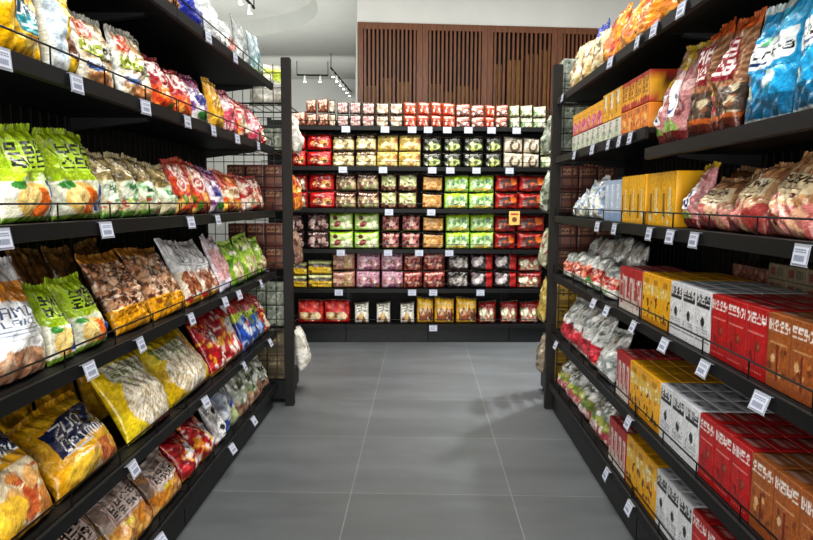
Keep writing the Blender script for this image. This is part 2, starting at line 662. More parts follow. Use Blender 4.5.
def ceiling():
    """flat ceiling with a round raised recess"""
    cx, cy, R, n = -3.85, 10.56, 2.2, 64
    bm = bmesh.new()
    ring = [bm.verts.new((cx + R * math.cos(2 * PI * k / n), cy + R * math.sin(2 * PI * k / n), ZC)) for k in range(n)]
    up = [bm.verts.new((v.co.x, v.co.y, ZC + 0.3)) for v in ring]
    for k in range(n):
        bm.faces.new((ring[k], ring[(k + 1) % n], up[(k + 1) % n], up[k]))
    bm.faces.new(up)
    # square around the hole, then the rest of the ceiling
    sq = []
    for k in range(n):
        a = 2 * PI * k / n
        m = max(abs(math.cos(a)), abs(math.sin(a)))
        sq.append(bm.verts.new((cx + 2.6 * math.cos(a) / m, cy + 2.6 * math.sin(a) / m, ZC)))
    for k in range(n):
        bm.faces.new((ring[k], sq[k], sq[(k + 1) % n], ring[(k + 1) % n]))
    x0, x1, y0, y1 = cx - 2.6, cx + 2.6, cy - 2.6, cy + 2.6
    for a, b, c, d in ((-8, -3, 8, y0), (-8, y1, 8, 17), (-8, y0, x0, y1), (x1, y0, 8, y1)):
        bm.faces.new([bm.verts.new(p) for p in ((a, b, ZC), (c, b, ZC), (c, d, ZC), (a, d, ZC))])
    me = bpy.data.meshes.new('ceiling')
    bm.to_mesh(me)
    bm.free()
    me.materials.append(M_CEIL)
    tag(link('ceiling', me), kind='structure')


ceiling()

# bulkhead over the slatted screen, turned a little
SA = math.radians(6.0)
SN = Vector((math.sin(SA), -math.cos(SA), 0))
SX = Vector((math.cos(SA), math.sin(SA), 0))
S0 = Vector((-0.88, 9.2, 0))


def s_at(px, py):
    p = on_plane(px, py, S0, SN)
    return (p - S0).dot(SX), p.z


sx0, sz1 = s_at(357.5, 20.5)
_, _z = s_at(560, 28)
sz1 = (sz1 + _z) / 2
o = MB().box((sx0, 0.03, sz1), (7.0, 0.4, ZC)).build('wall_bulkhead', M_WALL)
o.location = S0; o.rotation_euler = (0, 0, SA); tag(o, kind='structure')
o = MB().box((sx0, 0.35, 0), (7.0, 0.4, sz1)).build('wall_screen', M_DARK)
o.location = S0; o.rotation_euler = (0, 0, SA); tag(o, kind='structure')
o = MB().box((sx0, 0.4, 0), (sx0 + 0.12, 7.0, ZC)).build('wall_partition', M_WALL)
o.location = S0; o.rotation_euler = (0, 0, SA); tag(o, kind='structure')

# the screen's wooden panels
edges = [357.5, 422.5, 487.5, 557, 620]
M_BACKING = solid('dark_backing', '#1d1512', 0.8, 0, 0.2, 8)
SCREEN_Z0 = 1.6
sill = MB().box((sx0, 0.0, 0), (7.0, 0.35, SCREEN_Z0)).build('wall_plinth', M_DARK)
sill.location = S0; sill.rotation_euler = (0, 0, SA); tag(sill, kind='structure')
for k in range(4):
    a, b = s_at(edges[k], 60)[0], s_at(edges[k + 1], 60)[0]
    pos = ['first from the store opening', 'second from the store opening', 'third, before the cream packs', 'last, behind the upper packs']
    r = empty('slatted_screen', S0 + SX * a + Vector((0, 0, SCREEN_Z0)), SA)
    tag(r, 'brown wooden panel of vertical slats above the back shelves, ' + pos[k], 'screen', 'wooden slat panels above the back shelves')
    w, h = b - a - 0.004, sz1 - SCREEN_Z0 - 0.004
    fr = MB()
    fw = 0.075
    fr.box((0, 0, 0), (fw, 0.05, h)).box((w - fw, 0, 0), (w, 0.05, h)).box((fw, 0, h - 0.085), (w - fw, 0.05, h)).box((fw, 0, 0), (w - fw, 0.05, 0.085))
    fr.build('panel_frame', M_WOOD, r)
    sl = MB()
    n = 13
    for i in range(n):
        x = fw + (w - 2 * fw) * (i + 0.5) / n
        sl.box((x - 0.015, 0.006, 0.085), (x + 0.015, 0.045, h - 0.085))
    sl.build('vertical_slats', M_WOOD, r)

# storage cartons dimly seen through the slats
M_STORE = [solid('store_card_%s' % c, h, 0.7, 0, 0.3, 9) for c, h in (('tan', '#8b6a3a'), ('brown', '#6b4a2c'), ('gold', '#a07a35'))]
store = [(372, 84), (388, 76), (404, 80), (436, 82), (450, 90), (464, 84), (478, 88), (500, 62), (516, 58), (534, 52), (548, 48)]
for k, (px, py) in enumerate(store):
    x, z = s_at(px, py)
    mb = MB().box((-0.085, -0.1, 0), (0.085, 0.1, z - SCREEN_Z0 - 0.01))
    o = mb.build('storage_carton', M_STORE[k % 3], None, 0.006, tuple(S0 + SX * x - SN * 0.19 + Vector((0, 0, SCREEN_Z0 + 0.001))))
    o.rotation_euler = (0, 0, SA)
    MB().box((-0.025, -0.1015, 0.01), (0.025, -0.0995, z - SCREEN_Z0 - 0.02)).build('packing_tape', M_STORE[(k + 1) % 3], o)
    tag(o, 'tall brown storage carton behind the wooden slats, %s from the store opening' % ORD[k], 'carton', 'cartons behind the slats')

# track lights far over the store opening
def track_light(px0, py0, px1, py1, z, n, label):
    a = on_plane(px0, py0, (0, 0, z), (0, 0, 1))
    b = on_plane(px1, py1, (0, 0, z), (0, 0, 1))
    r = empty('track_light', a)
    tag(r, label, 'lamp', 'ceiling track lights')
    d = b - a
    MB().tube([(0, 0, 0), tuple(d)], 0.02, 6).build('track', M_DARK, r)
    MB().tube([(0, 0, 0), (0, 0, ZC - z)], 0.008, 6).tube([tuple(d), tuple(d + Vector((0, 0, ZC - z)))], 0.008, 6).build('hanger', M_DARK, r)
    for k in range(n):
        p = d * ((k + 0.5) / n)
        h = MB().lathe([(0.012, 0), (0.02, -0.02), (0.032, -0.11), (0.036, -0.14)], 14, tuple(p)).build('spot_head', M_WHITE, r)
        MB().lathe([(0.001, -0.145), (0.03, -0.143), (0.03, -0.14)], 14, tuple(p)).build('bulb', M_BULB, h)


track_light(331, 68, 351, 92, 4.2, 6, 'lit track of white spot lamps hanging by the wooden screen corner')
track_light(297, 75, 328, 75.5, 4.2, 2, 'dark ceiling track with two spots above the top of the post')
track_light(236, -12, 254, 8, 4.25, 2, 'dark ceiling track with two spots below the round recess')

# ------------------------------------------------------------------ shelving
XL, XR = -1.028, 0.906
YP = 4.62
LZ = [2.24, 1.815, 1.385, 0.965, 0.545, 0.168]
RZ_FAR = [2.14, 1.755, 1.36, 0.965, 0.55, 0.20]
RZ_NEAR = [2.14, 1.668, 1.36, 0.965, 0.55, 0.20]
DEP = 0.46


def shelving_unit(name, origin, rz, W, zs, label, dep=DEP, top=2.42, posts=(True, True), lip=0.045, guard=True, cat='shelving', group='black shelving units', brackets=True):
    """local frame: x along the front, y into the depth, front edge at y=0, base on the floor"""
    r = empty(name, origin, rz)
    tag(r, label, cat, group)
    MB().box((0.002, 0.02, 0), (W - 0.002, dep, zs[-1] - 0.012)).build('kick_plate', M_KICK, r, 0.004)
    bp = MB().box((0.002, dep, 0.05), (W - 0.002, dep + 0.012, top))
    n = int(W / 0.06)
    for i in range(n):
        x = (i + 0.5) * W / n
        bp.box((x - 0.004, dep - 0.006, 0.1), (x + 0.004, dep, top - 0.02))
    bp.build('back_panel', M_DARK, r)
    for ok, x in zip(posts, (0.022, W - 0.022)):
        if ok:
            up = MB().box((x - 0.02, dep - 0.01, 0), (x + 0.02, dep + 0.05, top + 0.03))
            for k in range(24):
                z = 0.2 + k * 0.09
                up.box((x - 0.006, dep - 0.014, z), (x + 0.006, dep - 0.01, z + 0.04))
            up.build('upright', M_BLACK, r)
    for k, z in enumerate(zs):
        sh = MB().box((0.003, 0.006, z - 0.022), (W - 0.003, dep - 0.006, z)).build('shelf', M_BLACK, r, 0.003)
        prof = [(0.0, z - lip), (0.004, z + 0.004), (0.012, z + 0.004), (0.012, z - lip)]
        mb = MB()
        b = len(mb.v)
        for xx in (0.002, W - 0.002):
            mb.v += [(xx, -0.012 + p, q) for p, q in [(0.0, z - lip + 0.004), (0.0, z + 0.002), (0.010, z + 0.004), (0.014, z), (0.014, z - lip)]]
        for i in range(5):
            mb.f.append((i, (i + 1) % 5, 5 + (i + 1) % 5, 5 + i))
        mb.f += [(0, 1, 2, 3, 4)[::-1], (5, 6, 7, 8, 9)]
        mb.build('price_rail', M_BLACK, sh)
        if k < len(zs) - 1 and brackets:
            for x in (0.012, W - 0.012):
                br = MB()
                y0 = 0.12
                br.v += [(x - 0.003, y0, z - 0.022), (x - 0.003, dep - 0.01, z - 0.022), (x - 0.003, dep - 0.01, z - 0.075), (x - 0.003, y0, z - 0.034),
                         (x + 0.003, y0, z - 0.022), (x + 0.003, dep - 0.01, z - 0.022), (x + 0.003, dep - 0.01, z - 0.075), (x + 0.003, y0, z - 0.034)]
                br.f += [(0, 1, 2, 3), (7, 6, 5, 4), (0, 4, 5, 1), (1, 5, 6, 2), (2, 6, 7, 3), (3, 7, 4, 0)]
                br.build('bracket', M_BLACK, sh)
        if guard and (guard is True or k in guard):
            g = MB()
            h = 0.055
            n = max(2, round(W / 0.33))
            g.tube([(0.01, -0.002, z), (0.01, -0.002, z + h), (W - 0.01, -0.002, z + h), (W - 0.01, -0.002, z)], 0.003)
            for i in range(1, n):
                x = 0.01 + (W - 0.02) * i / n
                g.tube([(x, -0.002, z), (x, -0.002, z + h)], 0.0026)
            g.build('wire_guard', M_WIRE, sh)
    return r


YB_L, YB_R = 2.81, 2.74
YE = 4.57
# left shelving: fronts face +x; local x runs along +y, so turn +90 degrees
shelving_unit('shelving_unit', (XL, YB_L, 0), PI / 2, YE - YB_L, LZ, 'tall black gondola bay of bagged snacks, left of aisle, ending at the far post')
shelving_unit('shelving_unit', (XL, 0.9, 0), PI / 2, YB_L - 0.9, LZ, 'tall black gondola bay left of aisle holding the big yellow bags, nearest the camera')
# right shelving: fronts face -x; local x runs along -y
shelving_unit('shelving_unit', (XR, YE, 0), -PI / 2, YE - YB_R, RZ_FAR, 'tall black gondola bay right of aisle, ending at the far post', guard=(2, 3, 4, 5))
shelving_unit('shelving_unit', (XR, YB_R, 0), -PI / 2, YB_R - 0.9, RZ_NEAR, 'tall black gondola bay right of aisle holding rows of noodle cartons, nearest the camera', guard=(2, 3, 4, 5))

# ------------------------------------------------------------------ price tags
def tag_mesh():
    hold = MB()
    hold.box((-0.034, -0.004, -0.048), (0.034, -0.0025, 0.0)).box((-0.034, -0.004, 0.0), (0.034, 0.012, 0.0015)).box((-0.034, -0.004, -0.0495), (0.034, 0.0, -0.048))
    paper = MB().box((-0.029, -0.0052, -0.044), (0.029, -0.0042, -0.006))
    ink = MB()
    rng = random.Random(3)
    for r, (z, h) in enumerate(((-0.012, 0.003), (-0.017, 0.0022))):
        x = -0.024
        while x < 0.018:
            w = rng.uniform(0.004, 0.009)
            ink.box((x, -0.0056, z - h / 2), (x + w, -0.0053, z + h / 2))
            x += w + 0.002
    x = -0.022
    while x < 0.02:
        w = rng.choice((0.001, 0.0016, 0.0024))
        ink.box((x, -0.0056, -0.038), (x + w, -0.0053, -0.025))
        x += w + 0.0014
    return hold.mesh('holder', M_PLASTIC), paper.mesh('paper_card', M_PAPER), ink.mesh('barcode', M_INK)


T_HOLD, T_PAPER, T_INK = tag_mesh()
N_TAG = 0


def price_tag(P, rz, label, group, scale=1.0, tilt=0.0):
    r = empty('price_tag', P, rz)
    r.rotation_euler = (tilt, 0, rz)
    r.scale = (scale,) * 3
    tag(r, label, 'price tag', group)
    link('clear_holder', T_HOLD, r)
    p = link('paper_card', T_PAPER, r)
    link('barcode', T_INK, p)


def tags_left(k, pts, rail):
    for i, (px, py) in enumerate(sorted(pts, key=lambda p: -p[0])):
        P = on_x(px, py, XL + 0.02)
        price_tag((XL + 0.018, P.y, LZ[k] - 0.004), PI / 2 + random.uniform(-.1, .1), 'white price tag in clear holder, %s from post, left shelving, %s' % (ORD[i], rail), 'price tags of left shelving', 1.05, -0.08 - 0.11 * max(0, k - 1))


def tags_right(z, pts, rail):
    for i, (px, py) in enumerate(sorted(pts, key=lambda p: p[0])):
        P = on_x(px, py, XR - 0.02)
        zz = z if not callable(z) else z(P.y)
        price_tag((XR - 0.018, P.y, zz - 0.004), -PI / 2 + random.uniform(-.1, .1), 'white price tag in clear holder, %s from post, right shelving, %s' % (ORD[i], rail), 'price tags of right shelving', 1.05, -0.05 - (0.3 if zz < 1.2 else 0.1))


RAILS = ['top shelf', 'second shelf down', 'third shelf down', 'fourth shelf down', 'fifth shelf down', 'bottom shelf']
tags_left(0, [(208, 43), (235, 65)], RAILS[0])
tags_left(1, [(0, 65), (76, 86), (145, 107), (187, 121), (213, 130), (237, 140), (258, 147)], RAILS[1])
tags_left(2, [(0, 240), (105, 228), (190, 221), (217, 218)], RAILS[2])
tags_left(3, [(88, 370), (139, 344), (190, 317), (224, 301), (238, 293), (260, 282)], RAILS[3])
tags_left(4, [(131, 464), (204, 400), (243, 364), (269, 341)], RAILS[4])
tags_left(5, [(158, 530), (230, 425), (252, 412)], RAILS[5])
tags_right(2.14, [(563, 97), (611, 62), (638, 48), (655, 26), (682, 18)], RAILS[0])
tags_right(lambda y: RZ_FAR[1], [(575, 155), (593, 149), (609, 145), (620, 141), (631, 136)], RAILS[1])
tags_right(1.36, [(598, 228), (615, 229), (650, 233), (671, 236), (695, 238), (803, 255)], RAILS[2])
tags_right(0.965, [(595, 300), (608, 309), (635, 321), (666, 343), (706, 367), (763, 400)], RAILS[3])
tags_right(0.55, [(557, 340), (630, 420), (775, 540)], RAILS[4])
tags_right(0.20, [(608, 465), (631, 499), (664, 540)], RAILS[5])
# ------------------------------------------------------------------ bag placing
def place(objs_root, side, X, Y, z, lean, yaw, mesh):
    """turn, then set down on the shelf with its foremost point just behind the shelf edge"""
    rz = {'L': PI / 2, 'R': -PI / 2}[side] + yaw
    objs_root.rotation_euler = (-lean, 0, rz)
    R = objs_root.rotation_euler.to_matrix()
    n = len(mesh.vertices)
    co = np.empty(n * 3, np.float32)
    mesh.vertices.foreach_get('co', co)
    w = co.reshape(-1, 3) @ np.array(R).T
    dz = z + 0.0015 - w[:, 2].min()
    dx = (X - w[:, 0].max()) if side == 'L' else (X - w[:, 0].min())
    objs_root.location = (dx, Y, dz)
    return w


LAST = {}  # where the last bag of each row ends


def put_bag(side, zs, shelf, name, px0, px1, ytop, T, lean, paint, desc, cat='snack bag', seal='#c8c8c8', patch=None, setback=0.012,
            group=None, mat=None, box=2.4, slump=0.5, wr=1.0, bend=0.04, lump=0.0, pinch=0.05, nu=None, seed=None, where=None, wk=0.96, hmax=9, ymin=-9, ymax=4.535):
    z = zs[shelf]
    X = XL - setback if side == 'L' else XR + setback
    sg = -1 if side == 'L' else 1
    pm = (px0 + px1) / 2
    H = 0.3
    room = 9 if shelf == 0 else (zs[shelf - 1] - z - 0.085) / math.cos(lean)
    for _ in range(5):
        # where the bag's side seams stand, half way up
        q = 0.13 + 0.29 * min(1, max(0, (abs(pm - 422) - 150) / 130))
        Xm = X + sg * q * (T + H * math.sin(lean))
        zm = z + 0.45 * H * math.cos(lean)
        def y_at(px):
            t = ray(px, 270)
            for _k in range(4):
                yy = Xm / t.x * t.y
                py = 202 - (zm - CAMZ) / max(yy, .3) * F
                t = ray(px, py)
            yy = Xm / t.x * t.y
            return min(max(yy, ymin), ymax)
        Ya, Yb = y_at(px0), y_at(px1)
        if (side, shelf, setback, ymin, ymax) in LAST:
            e = LAST[(side, shelf, setback, ymin, ymax)]
            if side == 'L': Ya = max(Ya, e)
            else: Yb = min(Yb, e)
        Y = (Ya + Yb) / 2
        t = ray(pm, ytop)
        H = max(0.08, min(hmax, room, (CAMZ + t.z * Y / t.y - z) / math.cos(lean)))
    if seal: H = max(.08, H - min(.014, H * .06))
    LAST[(side, shelf, setback, ymin, ymax)] = Yb if side == 'L' else Ya
    Wd = max(.07, abs(Ya - Yb) * wk)
    seed = seed if seed is not None else int(abs(px0) * 7 + abs(ytop) * 3 + shelf)
    big = abs(px1 - px0)
    nu = nu or int(np.clip(big * 1.3, 22, 72))
    nv = int(np.clip(nu * H / Wd, 24, 80))
    bag = Bag(Wd, H, T, seed, slump, wr, bend, lump, box, pinch)
    me = bag_mesh(name, bag, paint, nu, nv, seed, mat)
    o = link(name, me)
    place(o, side, X, Y, z, lean, random.uniform(-0.03, 0.03), me)
    loc = where if where is not None else ('left ' if side == 'L' else 'right ') + RAILS[shelf]
    tag(o, desc + (', ' + loc if loc else ''), cat, group)
    if seal: link('crimped_seal', seal_mesh('crimped_seal', bag, seal, min(0.015, H * 0.06), seed, mat), o)
    for (rect, pp) in (patch or []):
        n1 = int(np.clip((rect[2] - rect[0]) * big * 2.2, 24, 140))
        n2 = int(np.clip(n1 * (rect[3] - rect[1]) * H / ((rect[2] - rect[0]) * Wd), 14, 70))
        link('printed_label', patch_mesh('printed_label', bag, pp, rect, n1, n2, seed + 5, mat), o)
    return o


def copy_tree(o, loc, rot=None):
    c = o.copy()
    COL.objects.link(c)
    c.location = loc
    if rot is not None: c.rotation_euler = rot
    for ch in o.children:
        d = ch.copy(); COL.objects.link(d); d.parent = c
    return c


# ---- painters (what is printed on the film)
def d_yellow_snack(cv):
    cv.fill('#e3b412').mottle(0.12)
    cv.rect(0, .9, 1, 1, '#d9a80e').ell(.6, .3, .34, .2, '#e8cf76').spots(14, .38, .16, .8, .42, ['#c98a2a', '#d9a544', '#b8742a'], .03, .07)
    cv.rect(0, 0, 1, .07, '#c99a0c')


def p_ong(cv):
    cv.fill('#e3b412').ell(.5, .5, .49, .48, '#16566e').ell(.5, .34, .44, .28, '#1d8a96').text('ONG', .08, .5, .98, .92, '#f4f4f0').rect(.2, .2, .8, .3, '#d4e6e8').rect(.3, .08, .7, .15, '#7fc4cc')


def d_yellow_chip(cv):
    cv.fill('#dfe2d6').mottle(.06)
    cv.rect(.45, .3, 1, 1, '#e6c51c').rect(.42, 0, 1, .2, '#e3be20').ell(.72, .3, .28, .14, '#5b3524').spots(16, .5, .2, .98, .42, ['#6b3f28', '#48281b', '#8a5a38'], .04, .09)
    cv.rect(0, .0, .35, 1, '#dde5e6').ell(.25, .5, .16, .4, '#c5d4e2').text('MINIS', .48, .5, 1.0, .62, '#3f3008').text('CHOC', .5, .66, .98, .78, '#5c470b')


def d_clear_band(cv, accent='#d8512a'):
    cv.fill('#dad2bd').mottle(.15, 20)
    cv.spots(50, .05, .05, .95, .95, ['#d8c39a', '#c9a878', '#e8dcc0', '#b98a5c', '#dfae70'], .04, .1)
    cv.rect(.12, .72, .42, .94, accent).spots(8, .12, .72, .42, .94, ['#e57a44', '#c2401f'], .03, .06)
    cv.ell(.5, .12, .3, .1, '#c88a56')
    cv.wave(.42, .64, '#1c2416', .03, 1, .2).wave(.45, .61, '#b6c24a', .03, 1, .2)
    cv.ell(.3, .28, .2, .07, '#2b5fa8').ell(.3, .33, .17, .04, '#dfe6ea').rect(0, 0, .07, 1, '#e9ebe4').rect(.93, 0, 1, 1, '#e9ebe4')


def p_c_label(cv):
    cv.fill('#dfe3dc').rect(0, 0, .46, 1, '#b9c552').text('MO', .05, .2, .42, .8, '#5f7a1e').glyphs(2, 1, .5, .12, .96, .9, '#23261f')


def d_red_medal(cv):
    cv.fill('#a3262a').mottle(.15, 18)
    cv.rect(0, 0, 1, .45, '#d4552a').spots(30, 0, 0, 1, .48, ['#e0692f', '#e88a3e', '#c43d22', '#f0b35c', '#3e7a35'], .04, .1)
    for cx, cy in ((.22, .8), (.55, .9), (.5, .62), (.85, .72)):
        cv.ell(cx, cy, .15, .15 / cv.asp, '#8e1d26').ring(cx, cy, .15, .025, '#efe2dc')
        cv.glyphs(1, 1, cx - .08, cy - .07, cx + .08, cy + .07, '#f0d8d0')
    cv.spots(10, .5, .5, 1, 1, ['#efd7d0', '#b93a3a'], .02, .05)


def d_mix(base, cols, n=40, r=(.04, .11), sq=1.0, grain=.12):
    def f(cv):
        cv.fill(base).mottle(grain, 16)
        cv.spots(n, 0, 0, 1, 1, cols, r[0], r[1], sq)
    return f


d_purple = lambda cv: (d_mix('#d9d2dc', ['#7d4a8c', '#b98ab8', '#e9e2ea', '#a8525e'], 22)(cv), cv.ell(.4, .5, .2, .14, '#34347e'), cv.rect(0, .82, 1, 1, '#8c3a6a'), cv.ell(.5, .16, .3, .1, '#3f8a3c'), cv.glyphs(3, 1, .15, .62, .85, .76, '#5a2a6a'))
d_gold = lambda cv: (cv.fill('#c99a22').mottle(.2), cv.rect(.1, .45, .9, .7, '#b07a14'), cv.glyphs(3, 1, .15, .48, .85, .67, '#f2e2a0'), cv.spots(10, .1, .05, .9, .4, ['#8a4f1a', '#e0c05a'], .05, .1))
d_pinkred = lambda cv: (d_mix('#b94a5e', ['#d98a98', '#e8c8cc', '#8c2638', '#efe3e0'], 30)(cv), cv.glyphs(2, 1, .2, .6, .8, .85, '#f5e9ea'))
d_redwhite = lambda cv: (d_mix('#b02a2c', ['#d9c4b4', '#e8e0d8', '#8c1c22', '#c8622e', '#e0a24a'], 34)(cv), cv.ell(.5, .35, .34, .2, '#d8cdb8'), cv.spots(16, .2, .2, .8, .5, ['#a89878', '#e8e0cc', '#c2463a'], .03, .07), cv.glyphs(3, 1, .15, .68, .85, .86, '#f3e9e2'))


def d_lime_bun(cv):
    cv.fill('#a6c424').mottle(.14)
    cv.spots(20, 0, .45, 1, 1, ['#b7d42c', '#8fae1c', '#c6dc4a'], .05, .12)
    cv.rect(0, 0, 1, .46, '#dfe0cc').spots(14, 0, 0, 1, .46, ['#e8e6d8', '#cfd6c0', '#c9d8b4'], .05, .1)
    cv.ell(.42, .24, .3, .2, '#e2c271').ell(.54, .2, .2, .17, '#e0762a').ell(.36, .27, .2, .13, '#ead08c')
    cv.rect(.74, .1, 1, .44, '#2d56a4').spots(6, .74, .1, 1, .44, ['#dfe6ee', '#16306a'], .03, .06).ell(.2, .41, .12, .05, '#3f8a3c').rect(0, 0, 1, .06, '#7fa03a')
    cv.ell(.5, .74, .36, .2, '#b9dc3a')


p_lime = lambda cv: (cv.fill('#b4d634'), cv.glyphs(3, 2, .02, .02, 1.0, .98, '#1f2a10', .12))


def d_tan_green(cv):
    cv.fill('#cfc8a8').mottle(.16, 18)
    cv.rect(0, .6, 1, 1, '#8f7f52').spots(26, 0, .58, 1, 1, ['#a89560', '#6f6238', '#c2b080', '#54482a'], .05, .1)
    cv.ell(.5, .42, .46, .2, '#d9e2cf').spots(12, .15, .25, .85, .55, ['#4f9a5c', '#8cc48c', '#e6ece0'], .04, .09)
    cv.rect(0, 0, 1, .1, '#6fa046').spots(14, 0, .05, 1, .3, ['#b8c474', '#d8d2b4', '#b54a38', '#e2dcc8'], .04, .09)
    cv.glyphs(2, 1, .25, .4, .75, .52, '#2d6a3c')


def d_orange_seal(cv):
    cv.fill('#b5402a').mottle(.15)
    cv.spots(40, 0, 0, 1, 1, ['#d8602c', '#e58a3c', '#a02c28', '#c94a30', '#e0b070'], .05, .12)
    cv.spots(16, 0, 0, 1, .35, ['#e0872e', '#5c8a2e', '#d9b46a', '#2a2622'], .05, .1)
    for cx, cy in ((.35, .85), (.68, .72), (.4, .6)):
        cv.ell(cx, cy, .17, .15 / cv.asp, '#96222c').ring(cx, cy, .17, .03, '#e8d0c4')
        cv.glyphs(1, 1, cx - .09, cy - .09, cx + .09, cy + .09, '#f0e0d4')


def d_orange_cream(cv):
    cv.fill('#cf5a2c').mottle(.12)
    cv.rect(0, .36, 1, .68, '#e6d9c4').glyphs(4, 1, .08, .42, .92, .62, '#a8642c').spots(18, 0, .68, 1, 1, ['#d9702e', '#c2452a', '#e8a050'], .05, .1)
    cv.rect(0, 0, 1, .3, '#e08a2a').spots(14, 0, 0, 1, .34, ['#efbe4a', '#c8602a', '#e6d09a'], .05, .1)


def d_white_oats(cv):
    cv.fill('#e2e4e6').mottle(.05)
    cv.rect(0, .88, 1, .94, '#39588f').wave(.66, .88, '#e0951c', .02, .7).stripes(8, 0, .66, 1, .88, '#c97f14', .2)
    cv.ell(.5, .08, .5, .18, '#b98f72').spots(26, 0, 0, 1, .24, ['#c9a488', '#a87a5c', '#dcc0a4'], .04, .08)
    cv.rect(0, .86, 1, 1, '#e6e9ee')


p_oats = lambda cv: (cv.fill('#dfe3e8'), cv.text('LAMIN', .08, .62, .95, .94, '#4a5a78'), cv.text('FLAKES', .1, .36, .9, .55, '#5a6a86'), cv.rect(.1, .24, .9, .28, '#8a98ae'), cv.rect(.1, .12, .8, .16, '#9aa6ba'))


def d_peanut(cv):
    cv.fill('#5a3824').mottle(.1)
    cv.spots(300, 0, .26, 1, 1, ['#c0906a', '#cfa680', '#b07e58', '#dab898', '#a87450', '#e2c8ae'], .02, .042, .8)
    cv.rect(0, 0, 1, .3, '#e0a315').rect(0, .93, 1, 1, '#a8742a').mottle(.08)
    cv.glyphs(6, 1, .08, .18, .92, .27, '#8a5a0a')
    cv.rect(.2, .08, .8, .1, '#b98008')


def d_cookie(cv):
    cv.fill('#d9dbe0').mottle(.06)
    cv.rect(.1, .55, .9, .92, '#e6e8ec')
    cv.rect(0, .12, 1, .5, '#d8cfc0')
    for cx, cy in ((.28, .4), (.68, .42), (.3, .22), (.7, .22), (.5, .31)):
        cv.ell(cx, cy, .17, .11, '#8a4f34').spots(7, cx - .13, cy - .06, cx + .13, cy + .06, ['#5f3322', '#a86a48', '#c28a64'], .02, .05)
    cv.rect(0, 0, 1, .1, '#d9a428').ell(.12, .08, .1, .05, '#a82a2a')


p_cookie = lambda cv: (cv.fill('#e4e7ec'), cv.ring(.5, .66, .24, .02, '#8a94a4'), cv.glyphs(3, 1, .3, .6, .7, .74, '#7a8494'), *[cv.rect(.1, v, .9, v + .035, '#8f98a8') for v in (.08, .18, .28)])


def d_pink_clear(cv):
    cv.fill('#cfc4cc').mottle(.1)
    cv.rect(.12, .2, .88, .82, '#c69a9e').spots(40, .12, .2, .88, .82, ['#d4b0ae', '#b57f84', '#dcc6c2', '#a86c70'], .03, .07)
    cv.rect(0, 0, 1, .16, '#c9cbdc')


def d_green_veg(cv):
    cv.fill('#86ad2e').mottle(.2)
    cv.spots(46, 0, .35, 1, 1, ['#a4cc3c', '#6a9a26', '#c4dc6a', '#4a7a20', '#dfe8a8'], .04, .12)
    cv.ell(.5, .3, .4, .26, '#cfc6a4').spots(22, .2, .1, .85, .5, ['#b59a78', '#8a6a50', '#dcd4b8', '#8fb84a'], .03, .08)
    cv.rect(0, 0, 1, .08, '#5c9a2c').glyphs(2, 1, .2, .68, .8, .86, '#f0f2dc')


def d_yellow_navy(cv):
    cv.fill('#d9a41a').mottle(.12)
    cv.spots(18, 0, 0, 1, 1, ['#e0b024', '#cf9812', '#e8bc34'], .08, .2)
    cv.ell(.62, .28, .36, .24, '#e2d3b4').spots(22, .45, .1, .95, .44, ['#d08a44', '#e0b070', '#c2663a', '#ead9b8', '#b85a34'], .04, .1)
    cv.rect(.9, .3, 1, .6, '#5fb0d4').ell(.3, .2, .24, .12, '#e6be44').rect(0, 0, 1, .05, '#c08c10')


def p_navy(cv):
    cv.fill('#d9a41a')
    cv.put((cv.V > .12 + .16 * np.abs(np.sin(cv.U * 3))) & (cv.V < .98 - .1 * np.cos(cv.U * 5)) & (cv.U > .03), '#20274f')
    cv.text('ZUO', .12, .58, .62, .9, '#e8ecf2', .12).text('Crimmor', .1, .2, .98, .55, '#f2f4f6', .12)
    cv.rect(.1, .13, .5, .17, '#c8ccd8')


def d_noodle_oval(cv):
    cv.fill('#d8bb1c').mottle(.12)
    cv.spots(14, 0, 0, 1, 1, ['#e6cf2c', '#c8a812', '#e0d24a'], .08, .18)
    cv.ell(.52, .4, .4, .38, '#d9cfb8').fibres(120, .52, .4, .4, .38, ['#efe8d8', '#c6b898', '#e2d8c0', '#a89878', '#f4efe4'], .011)
    cv.rect(.15, .68, .85, .88, '#dfe0c8').rect(.4, 0, 1, .06, '#a83a2c')
    cv.spots(8, .1, .62, .9, .9, ['#8aa04a', '#b8c07a'], .02, .05)


p_noodle = lambda cv: (cv.fill('#e2e2cf'), cv.glyphs(4, 2, .04, .08, .98, .94, '#7c8a4c'))


def d_red_sweets(cv):
    cv.fill('#a3202a').mottle(.2)
    cv.spots(70, 0, 0, 1, 1, ['#c22a32', '#7e141e', '#d8474a', '#e6d6cc', '#b81f2a', '#e8a83a'], .03, .09)
    cv.ell(.7, .62, .26, .16, '#d8dade').glyphs(3, 1, .5, .56, .9, .7, '#3a4a7a')
    cv.spots(7, .3, .1, .9, .5, ['#f0ebe6', '#e8e4e2'], .05, .09).spots(5, .1, .3, .9, .6, ['#d9952a', '#e8b848'], .05, .1)
    cv.rect(0, 0, 1, .07, '#c88a20')


def d_blue_multi(cv):
    cv.fill('#2f4fa0').mottle(.2)
    cv.rect(0, .72, 1, 1, '#b02a2c').rect(0, .58, 1, .74, '#b8cc3a').glyphs(4, 1, .1, .6, .9, .72, '#2a4a1c')
    cv.spots(34, 0, 0, 1, .6, ['#2a62c2', '#dfe4ea', '#1a2a6a', '#a8bcd8', '#6a8a5a', '#c46a5a'], .05, .12)


